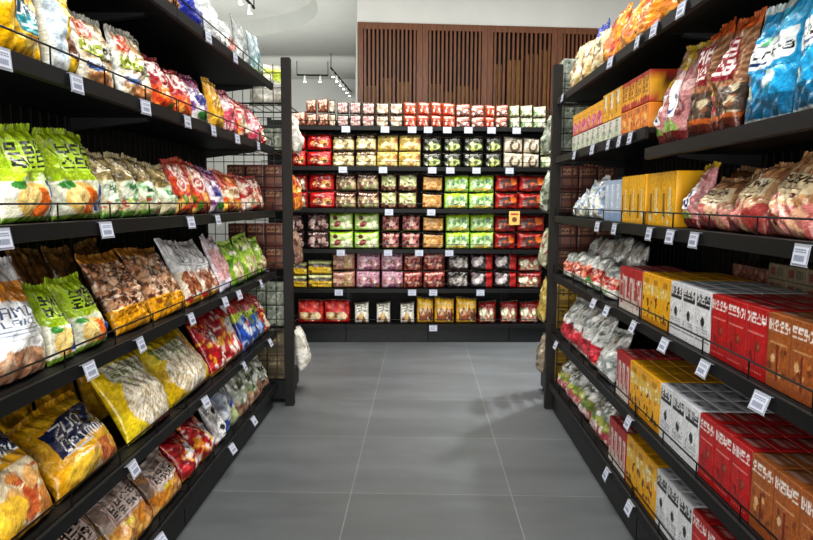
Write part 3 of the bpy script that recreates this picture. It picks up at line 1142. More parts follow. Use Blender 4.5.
def d_brown_snack(cv):
    cv.fill('#a87a4a').mottle(.15)
    cv.spots(50, 0, 0, 1, .55, ['#c89440', '#b87a2c', '#d8ac5a', '#8a5424', '#cfa468'], .05, .11)
    cv.spots(16, 0, .5, 1, 1, ['#8c7a72', '#b4aaa6', '#6a5a54', '#d0c8c2'], .06, .14).rect(0, .94, 1, 1, '#c4b8b4')
    cv.ell(.36, .4, .08, .05, '#c8b82c')


p_brown = lambda cv: (cv.fill('#d8c2bc'), cv.rect(.02, .04, .98, .96, '#7a3a34'), cv.rect(.04, .06, .96, .94, '#dac8c2'), cv.glyphs(4, 2, .08, .1, .96, .9, '#2a1a1c'))


def d_silver_eye(cv):
    cv.fill('#b4b6b8').mottle(.2)
    cv.spots(24, 0, 0, 1, 1, ['#d8dadc', '#8a8c90', '#e8e8ea', '#6a6c70'], .06, .14)
    cv.ell(.5, .72, .3, .14, '#e4e4e4').ell(.55, .72, .14, .08, '#23252a').ell(.5, .3, .3, .14, '#e4e4e4').ell(.5, .3, .14, .08, '#2a2c30').rect(0, 0, 1, .06, '#a83a3a')


d_blue_silver = lambda cv: (d_mix('#9aa4b4', ['#2a4aa8', '#1e3a8a', '#dfe4ea', '#4a6ac4', '#6a7480'], 40)(cv), cv.ell(.5, .25, .3, .2, '#a8b48a'))
d_silver_green = lambda cv: (d_mix('#aab0a8', ['#d8dcd8', '#5a7a4a', '#8a9a7c', '#eceeec', '#6a5a50', '#3a4a38'], 44)(cv), cv.rect(0, 0, 1, .3, '#8a6a58'), cv.spots(14, 0, 0, 1, .34, ['#a8886c', '#c8b8a0', '#6a4a3c'], .05, .1), cv.glyphs(3, 1, .15, .6, .85, .76, '#2d3a30'))
d_tan_top = d_mix('#b98a64', ['#a0704c', '#cda27a', '#8a5a3c', '#d8b898'], 36)
d_blue_top = lambda cv: (cv.fill('#20329c').mottle(.2), cv.spots(26, 0, 0, 1, 1, ['#16247a', '#2f48c2', '#0f1a5a'], .05, .12), cv.ell(.6, .6, .3, .2, '#b8c0dc'), cv.spots(8, .3, .4, .95, .8, ['#e8ecf4', '#5a6ab4'], .04, .09))
d_clear_white = lambda cv: (cv.fill('#c3c8c9').mottle(.12), cv.spots(20, 0, 0, 1, 1, ['#d8dcdc', '#a8b0b2', '#e4e8e8'], .06, .15))
d_clear_red = lambda cv: (d_clear_white(cv), cv.rect(.3, .05, .8, .55, '#b8504a'), cv.spots(16, .2, .05, .9, .6, ['#c2615a', '#8a2a2a', '#e0d0c4', '#d8a890'], .05, .1))
d_clear_blue = lambda cv: (cv.fill('#b8cbd2').mottle(.15), cv.spots(22, 0, 0, 1, .6, ['#8fb4c8', '#dfe8ec', '#5f8aa2', '#c8d8dc', '#4a8a8a'], .06, .14), cv.rect(0, 0, 1, .14, '#6a8a8c'))

LB = 'noodle and sweet bags'
L = lambda *a, **k: put_bag('L', LZ, *a, **k)
# top shelf
L(0, 'snack_bag', 96, 126, -60, .12, .15, d_tan_top, 'tan kraft snack bag beside the brown bag', seal='#b08a66')
L(0, 'snack_bag', 126, 154, -45, .12, .15, d_tan_top, 'brown snack bag second before the blue bag', seal='#a07a56')
L(0, 'snack_bag', 154, 178, -30, .12, .12, d_tan_top, 'tan and white bag just before the blue bag', seal='#e0d8cc')
L(0, 'snack_bag', 178, 203, -20, .13, .1, d_blue_top, 'glossy royal blue snack bag', seal='#20329c')
L(0, 'snack_bag', 203, 221, -2, .1, .1, d_clear_white, 'clear white bag beside the blue bag', seal='#d8dcdc', mat=M_CLEAR)
L(0, 'snack_bag', 221, 237, 21, .1, .12, d_clear_red, 'clear bag with red contents beside the white bag', seal='#d8dcdc', mat=M_CLEAR)
L(0, 'snack_bag', 237, 252, 20, .09, .05, d_clear_white, 'tall clear peaked bag, second from the end', seal=None, mat=M_SHEER, pinch=.3)
L(0, 'snack_bag', 252, 266, 34, .09, .03, d_clear_blue, 'clear pale blue peaked bag at the end', seal=None, mat=M_SHEER, pinch=.35)
# second shelf
L(1, 'snack_bag', -28, 33, -75, .12, .12, d_yellow_snack, 'yellow snack bag with a teal white-lettered badge', seal='#e0b820', patch=[((.3, .2, .84, .52), p_ong)])
L(1, 'snack_bag', 34, 68, -32, .11, .1, d_yellow_chip, 'yellow and clear bag showing brown chips', seal='#e6c51c')
L(1, 'noodle_pack', 69, 110, 12, .1, .14, d_clear_band, 'clear pack with black band and orange square, before its twin', seal='#d8dad2', mat=M_CLEAR, patch=[((.1, .44, .95, .62), p_c_label)], cat='noodle pack')
L(1, 'noodle_pack', 111, 147, 33, .1, .14, d_clear_band, 'clear pack with black band, beside the red seal bags', seal='#d8dad2', mat=M_CLEAR, patch=[((.1, .44, .95, .62), p_c_label)], cat='noodle pack')
L(1, 'snack_bag', 148, 168, 55, .11, .18, d_red_medal, 'dark red bag with white ringed seals, first of two', seal='#a3262a')
L(1, 'snack_bag', 168, 187, 70, .11, .2, d_red_medal, 'dark red bag with white ringed seals, beside the purple bag', seal='#a3262a')
L(1, 'snack_bag', 187, 208, 78, .1, .2, d_purple, 'white and purple bag with a navy spot', seal='#8c3a6a')
L(1, 'snack_bag', 208, 224, 82, .09, .1, d_gold, 'golden yellow upright bag', seal='#c99a22')
L(1, 'snack_bag', 224, 236, 90, .09, .2, d_pinkred, 'pink bag beside the golden bag', seal='#b94a5e')
L(1, 'snack_bag', 236, 249, 98, .09, .2, d_redwhite, 'red and white bag third from the end', seal='#b02a2c')
L(1, 'snack_bag', 249, 262, 107, .09, .2, d_pinkred, 'pink and white bag second from the end', seal='#b94a5e')
L(1, 'snack_bag', 262, 273, 114, .09, .2, d_redwhite, 'red and white rounded bag at the end', seal='#b02a2c')
# third shelf
PL = [((.16, .56, .86, .9), p_lime)]
L(2, 'bun_bag', -12, 42, 124, .12, .12, d_lime_bun, 'lime green bun bag nearest the camera', seal='#a6c424', patch=PL)
L(2, 'bun_bag', 43, 92, 133, .12, .14, d_lime_bun, 'lime green bun bag beside the tan packs', seal='#a6c424', patch=PL)
for i, (a, b, t) in enumerate(((93, 112, 150), (112, 132, 156), (132, 152, 158), (152, 170, 163))):
    L(2, 'snack_pack', a, b, t, .1, .2, d_tan_green, 'tan and green clear pack, %s after the lime bags' % ORD[i], seal='#b8ac84', mat=M_CLEAR, cat='snack pack', group='tan and green packs')
L(2, 'snack_bag', 170, 188, 158, .1, .2, d_orange_seal, 'orange red bag with ringed seals, beside the tan packs', seal='#b5402a')
L(2, 'snack_bag', 188, 206, 163, .1, .2, d_orange_seal, 'orange red bag with ringed seals, beside the purple bag', seal='#b5402a')
L(2, 'snack_bag', 206, 221, 168, .1, .2, d_purple, 'purple and white bag between orange bags', seal='#7d4a8c')
L(2, 'snack_bag', 221, 244, 171, .1, .2, d_orange_cream, 'orange bag with a cream lettered band', seal='#cf5a2c')
L(2, 'snack_bag', 244, 268, 175, .1, .22, d_redwhite, 'red and white puffed bag at the end', seal='#b02a2c')
# fourth shelf
L(3, 'cereal_bag', -42, 31, 240, .13, .22, d_white_oats, 'white flake bag with orange band and grey lettering', seal='#e2e4e6', patch=[((.1, .34, .95, .64), p_oats)], cat='cereal bag')
L(3, 'bun_bag', 31, 61, 283, .11, .3, d_lime_bun, 'lime green bun bag beside the white bag', seal='#a6c424', patch=PL)
L(3, 'bun_bag', 62, 96, 275, .11, .32, d_lime_bun, 'lime green bun bag beside the peanuts', seal='#a6c424', patch=PL)
L(3, 'peanut_bag', 97, 133, 252, .12, .42, d_peanut, 'bag of shelled peanuts with yellow base, before its twin', seal='#a8742a', lump=.006, cat='peanut bag')
L(3, 'peanut_bag', 133, 170, 248, .12, .42, d_peanut, 'bag of peanuts with yellow base, beside the white cookie packs', seal='#a8742a', lump=.006, cat='peanut bag')
PC = [((.12, .54, .88, .92), p_cookie)]
L(3, 'cookie_pack', 170, 191, 240, .1, .38, d_cookie, 'white pack picturing brown cookies, beside the peanuts', seal='#d9dbe0', patch=PC, cat='cookie pack')
L(3, 'cookie_pack', 191, 212, 240, .1, .38, d_cookie, 'white pack picturing brown cookies, beside the pink packs', seal='#d9dbe0', patch=PC, cat='cookie pack')
L(3, 'snack_pack', 212, 220, 235, .07, .3, d_pink_clear, 'narrow clear pink pack beside the cookies', seal='#cfc4cc', mat=M_CLEAR, cat='snack pack')
L(3, 'snack_pack', 220, 230, 239, .08, .3, d_pink_clear, 'clear pink pack beside the green bags', seal='#cfc4cc', mat=M_CLEAR, cat='snack pack')
L(3, 'vegetable_snack_bag', 230, 243, 240, .09, .3, d_green_veg, 'leafy green bag, first after the pink packs', seal='#a4cc3c')
L(3, 'vegetable_snack_bag', 243, 258, 236, .1, .25, d_green_veg, 'leafy green bag, second after the pink packs', seal='#a4cc3c')
L(3, 'vegetable_snack_bag', 258, 271, 237, .1, .2, d_green_veg, 'leafy green bag at the end by the post', seal='#a4cc3c')
# fifth shelf
L(4, 'snack_bag', -70, 20, 400, .15, .5, d_yellow_navy, 'big yellow snack bag at the edge of view', seal='#d9a41a', patch=[((.1, .5, .95, .86), p_navy)], bend=.1)
L(4, 'snack_bag', 18, 98, 408, .16, .5, d_yellow_navy, 'big yellow snack bag with a navy lettered badge', seal='#d9a41a', patch=[((.1, .36, .99, .88), p_navy)], bend=.1)
L(4, 'noodle_bag', 101, 148, 350, .15, .45, d_noodle_oval, 'yellow bag with an oval of pale noodles, beside the navy-badged bag', seal='#d8bb1c', patch=[((.16, .69, .84, .87), p_noodle)], cat='noodle bag', bend=.08)
L(4, 'noodle_bag', 149, 197, 332, .15, .45, d_noodle_oval, 'yellow bag with an oval of pale noodles, beside the red sweets', seal='#d8bb1c', patch=[((.16, .69, .84, .87), p_noodle)], cat='noodle bag', bend=.08)
L(4, 'sweet_bag', 197, 218, 318, .12, .4, d_red_sweets, 'red sweet bag beside the yellow noodle bag', seal='#a3202a', cat='sweet bag')
L(4, 'sweet_bag', 218, 238, 308, .12, .4, d_red_sweets, 'red sweet bag beside the blue bag', seal='#a3202a', cat='sweet bag')
L(4, 'sweet_bag', 238, 251, 298, .11, .3, d_blue_multi, 'blue bag with red and lime top, first of two', seal='#b02a2c', cat='sweet bag')
L(4, 'sweet_bag', 251, 263, 296, .11, .3, d_blue_multi, 'blue bag with red and lime top, by the red end bag', seal='#b02a2c', cat='sweet bag')
L(4, 'sweet_bag', 263, 273, 296, .1, .25, d_redwhite, 'red and cream bag at the end by the post', seal='#b02a2c', cat='sweet bag')
# bottom shelf
PB = [((.14, .48, .86, .86), p_brown)]
L(5, 'snack_bag', 30, 90, 515, .13, .5, d_brown_snack, 'brown snack pack with a pink lettered label, nearest the camera', seal='#c4b8b4', patch=PB)
L(5, 'snack_bag', 91, 136, 486, .13, .5, d_brown_snack, 'brown snack pack with a pink lettered label, middle one', seal='#c4b8b4', patch=PB)
L(5, 'snack_bag', 136, 170, 460, .13, .5, d_brown_snack, 'brown snack pack with a pink lettered label, beside the red bags', seal='#c4b8b4', patch=PB)
L(5, 'sweet_bag', 170, 190, 436, .13, .45, d_red_sweets, 'red sweet bag beside the brown packs', seal='#7e141e', cat='sweet bag')
L(5, 'sweet_bag', 190, 209, 418, .13, .45, d_red_sweets, 'red sweet bag beside the silver bag', seal='#7e141e', cat='sweet bag')
L(5, 'snack_bag', 209, 222, 400, .1, .4, d_silver_eye, 'silver bag with round black eyes', seal='#d8dadc')
L(5, 'snack_bag', 222, 236, 384, .1, .35, d_blue_silver, 'blue and silver bag beside the eyed bag', seal='#2a4aa8')
L(5, 'snack_bag', 236, 249, 370, .1, .3, d_silver_green, 'silver and green bag beside the blue one', seal='#d8dcd8')
L(5, 'snack_bag', 249, 261, 360, .1, .3, d_silver_green, 'silver and green bag second from the post', seal='#d8dcd8')
L(5, 'snack_bag', 261, 272, 356, .1, .25, d_silver_green, 'silver and green bag at the end by the post', seal='#d8dcd8')

# bags standing behind the front rows where the photograph looks over them
d_plain_yellow = lambda cv: (cv.fill('#c99a18').mottle(.15), cv.spots(14, 0, 0, 1, 1, ['#d8ac24', '#b88a12', '#e0b838'], .08, .2))
d_dull_brown = d_mix('#6a4a24', ['#8a6430', '#503818', '#9c7640'], 26)
for i, (a, b, t) in enumerate(((-10, 38, 385), (39, 80, 372), (81, 112, 352))):
    L(4, 'snack_bag', a, b, t, .1, .18, d_plain_yellow, 'plain yellow bag standing behind the navy-badged bags, %s from camera' % ORD[i], seal='#c99a18', setback=.25, hmax=.32)
for i, (a, b, t) in enumerate(((22, 56, 246), (57, 84, 240), (85, 108, 236))):
    L(3, 'snack_bag', a, b, t, .09, .25, d_dull_brown, 'dull brown bag behind the lime and peanut bags, %s from camera' % ORD[i], seal='#8a6430', setback=.27, hmax=.32)
# ------------------------------------------------------------------ right shelving: bags
Rn = lambda *a, **k: put_bag('R', RZ_NEAR, *a, **{'ymax': 2.72, **k})
Rf = lambda *a, **k: put_bag('R', RZ_FAR, *a, **{'ymin': 2.76, **k})

d_cream_pack = lambda cv: (d_mix('#d2c49c', ['#e6dcc0', '#b89a64', '#8a6a3c', '#efe8d4', '#a08a52'], 40)(cv), cv.glyphs(3, 2, .1, .5, .9, .8, '#4a3a1e'))
d_blue_tall = lambda cv: (cv.fill('#2338a8').mottle(.2), cv.spots(12, 0, 0, 1, 1, ['#1a2a86', '#3048c4'], .06, .14))


def d_orange_bag(cv):
    cv.fill('#d88a2c').mottle(.15)
    cv.spots(40, 0, 0, 1, 1, ['#e6a03a', '#c2602a', '#e8b84a', '#b8402c', '#dcc07a'], .05, .12)
    cv.rect(.2, .3, .75, .75, '#c97a3a').rect(.2, .75, .6, .92, '#b8342a').glyphs(3, 1, .24, .5, .7, .66, '#f0d8a0')


def d_pink_sack(cv):
    cv.fill('#b98486').mottle(.2)
    cv.spots(34, 0, 0, 1, 1, ['#cda0a0', '#9a5c60', '#d8b8b4', '#7c4448', '#c49a80'], .05, .14)
    cv.ell(.5, .9, .3, .1, '#c8a83a').ell(.45, .16, .36, .1, '#8aa85a').rect(0, 0, 1, .14, '#6c2426')


p_hook = lambda cv: (cv.fill('#e6e4e6'), cv.put((np.abs(np.sqrt((cv.U - .5) ** 2 + ((cv.V - .35) * 1.2) ** 2) - .26) < .07) & ((cv.V < .4) | (cv.U > .5)), '#2a3a7a'), cv.rect(.66, .35, .8, .8, '#2a3a7a'))


def d_brown_bag(cv):
    cv.fill('#8c5f42').mottle(.2)
    for k in range(26):
        a = k / 26 * 2 * PI
        cv.put((np.abs(np.arctan2((cv.V - .62) * cv.asp, cv.U - .5) - (a - PI)) < .05), '#c29a78', .8)
    cv.rect(0, 0, 1, .42, '#5a4a40').spots(40, 0, 0, 1, .42, ['#7a6a58', '#a89a80', '#3a302c', '#8a5c40', '#c8bca0'], .04, .1)
    cv.rect(0, .92, 1, 1, '#c2602a').ell(.2, .3, .1, .12, '#b8383a').ell(.2, .4, .08, .05, '#d8c02a').rect(0, 0, 1, .16, '#5c2418').rect(0, .12, 1, .17, '#b0602a')


p_brown_red = lambda cv: (cv.fill('#8c2430'), cv.glyphs(2, 2, .08, .06, .98, .94, '#f2e4e2'))


def d_blue_bag(cv):
    cv.fill('#2c9fd2').mottle(.12)
    cv.spots(24, 0, .3, 1, 1, ['#38aee0', '#2690c2', '#48bcea'], .06, .16)
    cv.rect(0, 0, 1, .22, '#1c7098').mottle(.12)
    cv.ell(.18, .3, .11, .06, '#cfe8d8').ell(.68, .36, .14, .07, '#dff0ec', 1, .4).rect(0, 0, .05, 1, '#cfe6f0').rect(0, 0, 1, .05, '#dcebf2')


def p_blue(cv):
    cv.fill('#2c9fd2').put((np.abs(cv.V - .5 - .12 * (cv.U - .5)) < .42 - .1 * np.abs(cv.U - .5)) & (cv.U < .96), '#e8eef0')
    cv.ell(.36, .86, .09, .1, '#6ac48a', 1, .6)
    cv.text('Cyntra', .06, .36, .96, .66, '#1a2230', .1).rect(.2, .72, .7, .76, '#8a98a4').rect(.1, .2, .5, .28, '#1c3f7a')


def d_tan_sack(cv):
    cv.fill('#b98f66').mottle(.2)
    cv.spots(30, 0, 0, 1, 1, ['#caa27a', '#a67a54', '#d4b48e', '#94684a'], .06, .15)
    cv.rect(0, 0, 1, .36, '#a85a54').spots(26, 0, 0, 1, .36, ['#c27a74', '#8a3c3c', '#d89a90', '#b04a48', '#cfa88a'], .06, .13)
    cv.ell(.45, .62, .4, .2, '#dac7a0').ell(.6, .52, .09, .06, '#7a4a34').ell(.28, .46, .12, .05, '#c88a80')


p_tan = lambda cv: (cv.fill('#dcc9a4'), cv.glyphs(4, 1, .05, .4, .95, .92, '#4a3424'), cv.rect(.2, .18, .8, .24, '#8a6a4a'))
d_brown_dark = d_mix('#8c5c3e', ['#a87850', '#6f4430', '#c09468', '#9a3a30', '#b88a5c'], 40)

# top shelf
for i, (a, b, t) in enumerate(((566, 577, 47), (577, 588, 39), (588, 600, 30))):
    Rf(0, 'snack_pack', b, a, t, .1, .06, d_cream_pack, 'cream and brown block-lettered pack, %s from the post' % ORD[i], seal='#d8ccaa', cat='snack pack', box=4)
Rf(0, 'snack_bag', 600, 571, 24, .1, .04, d_blue_tall, 'royal blue bag standing behind the cream packs', seal='#2338a8', setback=.16)
for i, (a, b, t) in enumerate(((600, 618, 12), (618, 638, 0), (638, 656, -16))):
    Rf(0, 'snack_bag', b, a, t, .12, .12, d_orange_bag, 'orange and yellow snack bag, %s after the cream packs' % ORD[i], seal='#d88a2c')
for i, (a, b, t) in enumerate(((657, 680, -30), (680, 706, -60))):
    Rn(0, 'snack_bag', b, a, t, .12, .12, d_orange_bag, 'orange snack bag on the near bay, %s from the bay joint' % ORD[i], seal='#c2602a')
# second shelf, near bay
PKK = [((.3, .28, .72, .7), p_hook)]
Rn(1, 'snack_bag', 669, 652, 66, .1, .12, d_pink_sack, 'pink bag with a hook emblem, beside the yellow cartons', seal='#c8a83a', patch=PKK)
Rn(1, 'snack_bag', 696, 669, 44, .11, .12, d_pink_sack, 'pink bag with a hook emblem, beside the brown bags', seal='#c8a83a', patch=PKK)
PBR = [((.3, .48, .78, .86), p_brown_red)]
Rn(1, 'snack_bag', 722, 696, 28, .11, .12, d_brown_bag, 'brown bag with red block lettering, beside the pink bags', seal='#c2602a', patch=PBR)
Rn(1, 'snack_bag', 750, 722, 14, .11, .12, d_brown_bag, 'brown bag with red block lettering, beside the blue bag', seal='#c2602a', patch=PBR)
PBL = [((.06, .46, .96, .78), p_blue)]
Rn(1, 'snack_bag', 801, 751, -4, .085, .1, d_blue_bag, 'bright blue bag with white lettered panel', seal='#d4e6ee', patch=PBL)
Rn(1, 'snack_bag', 862, 802, -40, .085, .1, d_blue_bag, 'bright blue bag with white lettered panel cut by the frame edge', seal='#d4e6ee', patch=PBL)
# third shelf, near bay
Rn(2, 'snack_bag', 709, 684, 166, .1, .2, d_pink_sack, 'pink bag with a hook emblem, beside the yellow cartons', seal='#c8a83a', patch=PKK, ymax=2.42)
PT = [((.12, .52, .9, .8), p_tan)]
Rn(2, 'snack_bag', 741, 707, 176, .12, .32, d_tan_sack, 'tan kraft bag with brown lettering, beside the pink bag', seal='#b98f66', patch=PT)
Rn(2, 'snack_bag', 781, 742, 168, .12, .32, d_tan_sack, 'tan kraft bag with brown lettering, middle one in front', seal='#b98f66', patch=PT)
Rn(2, 'snack_bag', 832, 782, 150, .12, .32, d_tan_sack, 'tan kraft bag with brown lettering, at the frame edge', seal='#b98f66', patch=PT)
Rn(2, 'snack_bag', 730, 706, 160, .1, .25, d_brown_dark, 'brown bag standing behind the tan bags, first from pink bag', seal='#8c5c3e', setback=.24)
Rn(2, 'snack_bag', 760, 731, 150, .1, .25, d_brown_dark, 'brown bag standing behind the tan bags, second from pink bag', seal='#b98f66', setback=.24)
Rn(2, 'snack_bag', 795, 761, 138, .1, .25, d_brown_dark, 'brown bag standing behind the tan bags, third from pink bag', seal='#b98f66', setback=.24)


# far bay bags
def d_red_multi(cv):
    cv.fill('#c4ccc8').mottle(.12)
    cv.spots(20, 0, .55, 1, 1, ['#dfe4e2', '#9aa4a2', '#eef0f0', '#868e8c'], .06, .14)
    cv.rect(0, .3, 1, .62, '#b03a30').spots(22, 0, .3, 1, .62, ['#d87a5c', '#e8b8a0', '#8c1e20', '#c8503c'], .05, .09)
    cv.rect(0, 0, 1, .3, '#dfe0da').spots(12, 0, .04, 1, .28, ['#5a9a4a', '#3f7a3c', '#e8e8e0', '#b8c8a8'], .04, .09)


def d_silver_red(cv):
    cv.fill('#d4dada').mottle(.12)
    cv.spots(60, 0, .36, 1, 1, ['#eef2f2', '#a4aeae', '#f6f8f8', '#59625f', '#dfe6e6', '#f2f4f4'], .03, .1)  # white and dark spots paint glints and creases of crinkled film
    cv.rect(0, .06, 1, .4, '#b02438').spots(18, 0, .06, 1, .4, ['#d84a58', '#8a1828', '#c22a40'], .05, .1).rect(0, 0, 1, .08, '#d8d0c0')


def d_silver_herb(cv):
    cv.fill('#d6dcda').mottle(.12)
    cv.spots(56, 0, .3, 1, 1, ['#eef2f2', '#8a9494', '#f8fafa', '#5c6664', '#f0f2f2'], .03, .1)  # bright and dark flecks: crinkle highlights and creases put into the colour
    cv.rect(0, .24, 1, .46, '#8a9a3c').spots(14, 0, .22, 1, .46, ['#b0b84a', '#5a7a2c', '#d0cf8a'], .05, .1)
    cv.rect(0, .0, 1, .26, '#b85460').spots(14, 0, 0, 1, .26, ['#dca0a0', '#e8e0da', '#a03a44'], .05, .1).glyphs(3, 2, .15, .56, .85, .86, '#5a6464')


d_silver_plain = d_mix('#c4caca', ['#e8ecec', '#8a9292', '#f6f8f8', '#4a5252', '#dde2e2', '#f0f2f2'], 60, (.03, .1))  # crinkled film's glints and dark creases painted as spots
d_white_blue = lambda cv: (d_mix('#c8d0d8', ['#e4e8ec', '#8fb0d4', '#a8b4a0', '#dfe4e8', '#7a90b0'], 30)(cv), cv.stripes(3, 0, 0, 1, .5, '#d8d4b8', .4))

for i, (a, b, t) in enumerate(((562, 570, 254), (570, 579, 254), (579, 589, 256), (589, 600, 259), (600, 613, 263))):
    Rf(3, 'noodle_multipack', b, a, t, .12, .12, d_red_multi, 'red banded noodle multipack, %s from the post' % ORD[i], seal=None, mat=M_CLEAR, cat='noodle multipack', box=3.4, group='red banded multipacks')
for i, (a, b, t) in enumerate(((575, 590, 240), (590, 606, 236), (606, 622, 238), (622, 639, 242))):
    Rf(3, 'noodle_multipack', b, a, t, .12, .1, d_silver_plain, 'clear silver multipack behind the red banded ones, %s from post' % ORD[i], seal=None, mat=M_CLEAR, cat='noodle multipack', setback=.19, box=3.2)
for i, (a, b, t) in enumerate(((561, 569, 300), (569, 578, 302), (578, 589, 306), (589, 600, 314))):
    Rf(4, 'noodle_bag', b, a, t, .12, .3, d_silver_red, 'clear silver noodle bag with red base, %s from the post' % ORD[i], seal='#d0d6d6', mat=M_CLEAR, cat='noodle bag')
Rf(4, 'noodle_bag', 617, 601, 330, .13, .3, d_silver_plain, 'clear silver noodle bag beside the red and white cartons', seal='#d0d6d6', mat=M_CLEAR, cat='noodle bag')
for i, (a, b, t) in enumerate(((559, 567, 346), (567, 577, 352), (577, 591, 364), (591, 611, 384))):
    Rf(5, 'noodle_bag', b, a, t, .14, .35, d_silver_herb, 'silver bag with green and pink bands, %s from the post' % ORD[i], seal='#d0d6d6', mat=M_CLEAR, cat='noodle bag')
for i, (a, b, t) in enumerate(((571, 578, 196), (578, 585, 190), (585, 593, 180), (593, 601, 178))):
    Rf(2, 'snack_pack', b, a, t, .09, .08, d_white_blue, 'small white and pale blue pack, %s from the post' % ORD[i], seal='#dfe4e8', cat='snack pack', box=3.5)

# ------------------------------------------------------------------ right shelving: cartons
def f_yellow(cv):
    cv.fill('#eab010').mottle(.08)
    cv.rect(0, .56, 1, .78, '#d9c88a', .5).spots(10, 0, .56, 1, .8, ['#e8dcb4', '#cfb45a', '#f0e8cc'], .06, .13)
    cv.spots(7, .08, .08, .92, .55, ['#4a2a1c', '#6b3f22', '#3a221a'], .05, .09, 2.0).spots(5, .1, .1, .9, .6, ['#c8860f', '#e8bc3a'], .06, .12)
    cv.rect(0, 0, 1, .1, '#c98f10').rect(.3, .8, .7, .9, '#b8860c')


t_yellow = lambda cv: (cv.fill('#eab010').mottle(.1), cv.rect(.06, .2, .94, .34, '#b8820c'), cv.rect(0, .46, 1, .52, '#8a6208'), cv.spots(4, .1, .5, .9, .95, ['#c28c10', '#e0b02a'], .05, .12))


def f_white(cv):
    cv.fill('#dfe2e8').mottle(.05)
    cv.rect(.04, .72, .96, .93, '#23262c').glyphs(3, 1, .08, .745, .98, .915, '#dfe2e6')
    cv.ell(.52, .47, .13, .09, '#26292e').spots(12, .08, .1, .92, .66, ['#aab0ba', '#b8bdc6', '#8f96a2'], .02, .05)
    for v in (.62, .34, .28, .22): cv.stripes(9, .1, v, .9, v + .018, '#6a707c', .6)
    cv.rect(.0, 0, 1, .14, '#dcdfe4').rect(0, .135, 1, .15, '#70757e')


t_white = lambda cv: (cv.fill('#d6dae2').mottle(.05), cv.glyphs(4, 1, .08, .25, .95, .5, '#6a707c'), cv.rect(0, .62, 1, .68, '#54585f'), cv.stripes(7, .1, .76, .9, .84, '#7a808c', .5))


def f_red(cv):
    cv.fill('#b81a1c').mottle(.08)
    cv.glyphs(4, 1, .03, .745, 1.0, .92, '#f2eaea').rect(.08, .62, .9, .645, '#d88a84')
    cv.ell(.62, .45, .14, .07, '#7a2c22').ell(.66, .46, .07, .045, '#a8583a').ell(.3, .3, .07, .09, '#7c1416', 1, .5)
    cv.stripes(1, .48, .05, .52, .6, '#8c1014', 1).rect(0, .0, 1, .15, '#a81618').stripes(6, .1, .07, .9, .09, '#d87a74', .6)


t_red = lambda cv: (cv.fill('#b01a1c').mottle(.1), cv.rect(.15, .25, .8, .5, '#d8a8a4'), cv.spots(5, .05, .1, .95, .9, ['#8c1014', '#c83a38'], .05, .1), cv.rect(0, .62, 1, .67, '#6a0c10'), cv.rect(.3, .76, .7, .86, '#d08a86'))  # pale pink patches paint gloss reflections onto the red tops


def f_brown(cv):
    cv.fill('#a4602c').mottle(.08)
    cv.glyphs(4, 1, .03, .745, 1.0, .92, '#eee4de').rect(.1, .6, .85, .63, '#c89a6c')
    cv.spots(10, .1, .12, .9, .56, ['#c88a4a', '#8a4a20', '#d8a868', '#7a3a1a'], .05, .11)
    cv.rect(.44, .1, .52, .56, '#7a2c1a').ell(.28, .4, .1, .06, '#dcb88a').rect(0, 0, 1, .12, '#96542a')


t_brown = lambda cv: (cv.fill('#a05e2c').mottle(.1), cv.rect(.15, .25, .8, .5, '#ccaaa0'), cv.rect(0, .62, 1, .67, '#6a3a18'), cv.rect(.3, .76, .7, .86, '#c89a80'))


def f_redwhite(cv):
    cv.fill('#cfc4bf').mottle(.12)
    cv.rect(0, .8, 1, 1, '#b02a2c').rect(.12, .3, .52, .82, '#a8323a').rect(.6, .2, .85, .7, '#b8746c').spots(14, 0, 0, 1, .8, ['#e2dad4', '#a85a54', '#8c2a30', '#d8b8b0'], .05, .12)
    cv.rect(0, 0, 1, .12, '#dcd6d0')


t_redwhite = lambda cv: (cv.fill('#a82a30').mottle(.15), cv.rect(.1, .3, .9, .45, '#d8c0bc'), cv.rect(0, .6, 1, .66, '#6a1418'))
f_yellow_pic = lambda cv: (cv.fill('#ddab18').mottle(.08), cv.ell(.5, .34, .44, .28, '#c4527c'), cv.spots(9, .1, .12, .9, .5, ['#dc8aa8', '#a83a64', '#e8b8c4'], .06, .12), cv.rect(.1, .7, .9, .8, '#c89414'), cv.rect(0, 0, 1, .06, '#b83a5a'))
f_yellow_txt = lambda cv: (cv.fill('#dca818').mottle(.08), cv.rect(.3, .35, .7, .95, '#dcd8c0'), cv.glyphs(1, 3, .14, .12, .44, .9, '#6b4a10'), cv.spots(6, .1, .1, .9, .5, ['#e8c04a', '#b8840c'], .05, .12))
f_white_green = lambda cv: (cv.fill('#cfd2c8').mottle(.06), cv.rect(.1, .1, .9, .5, '#b8c2b0'), cv.glyphs(1, 2, .3, .3, .7, .92, '#5a6a58'), cv.spots(4, .1, .05, .9, .3, ['#8fae7a', '#d8dccf'], .07, .14))
f_orange_pic = lambda cv: (cv.fill('#d9862a').mottle(.1), cv.ell(.5, .4, .4, .26, '#e0b060'), cv.spots(9, .1, .1, .9, .6, ['#c8602a', '#e8c47a', '#a8442a'], .06, .12), cv.glyphs(2, 1, .1, .7, .9, .92, '#7a3a14'))
f_red_pic = lambda cv: (cv.fill('#a82a24').mottle(.1), cv.ell(.5, .4, .36, .3, '#d8a85a'), cv.spots(6, .2, .15, .8, .6, ['#e0c080', '#8a1c1c'], .06, .12), cv.rect(.1, .78, .9, .9, '#e0b03a'))
f_gold_txt = lambda cv: (cv.fill('#dca21c').mottle(.1), cv.rect(0, .86, 1, 1, '#a8281e'), cv.glyphs(2, 2, .1, .3, .95, .84, '#5c2c10'), cv.rect(0, 0, 1, .2, '#b8341e'), cv.spots(4, .1, .02, .9, .2, ['#e0b050', '#7a1a14'], .06, .12))
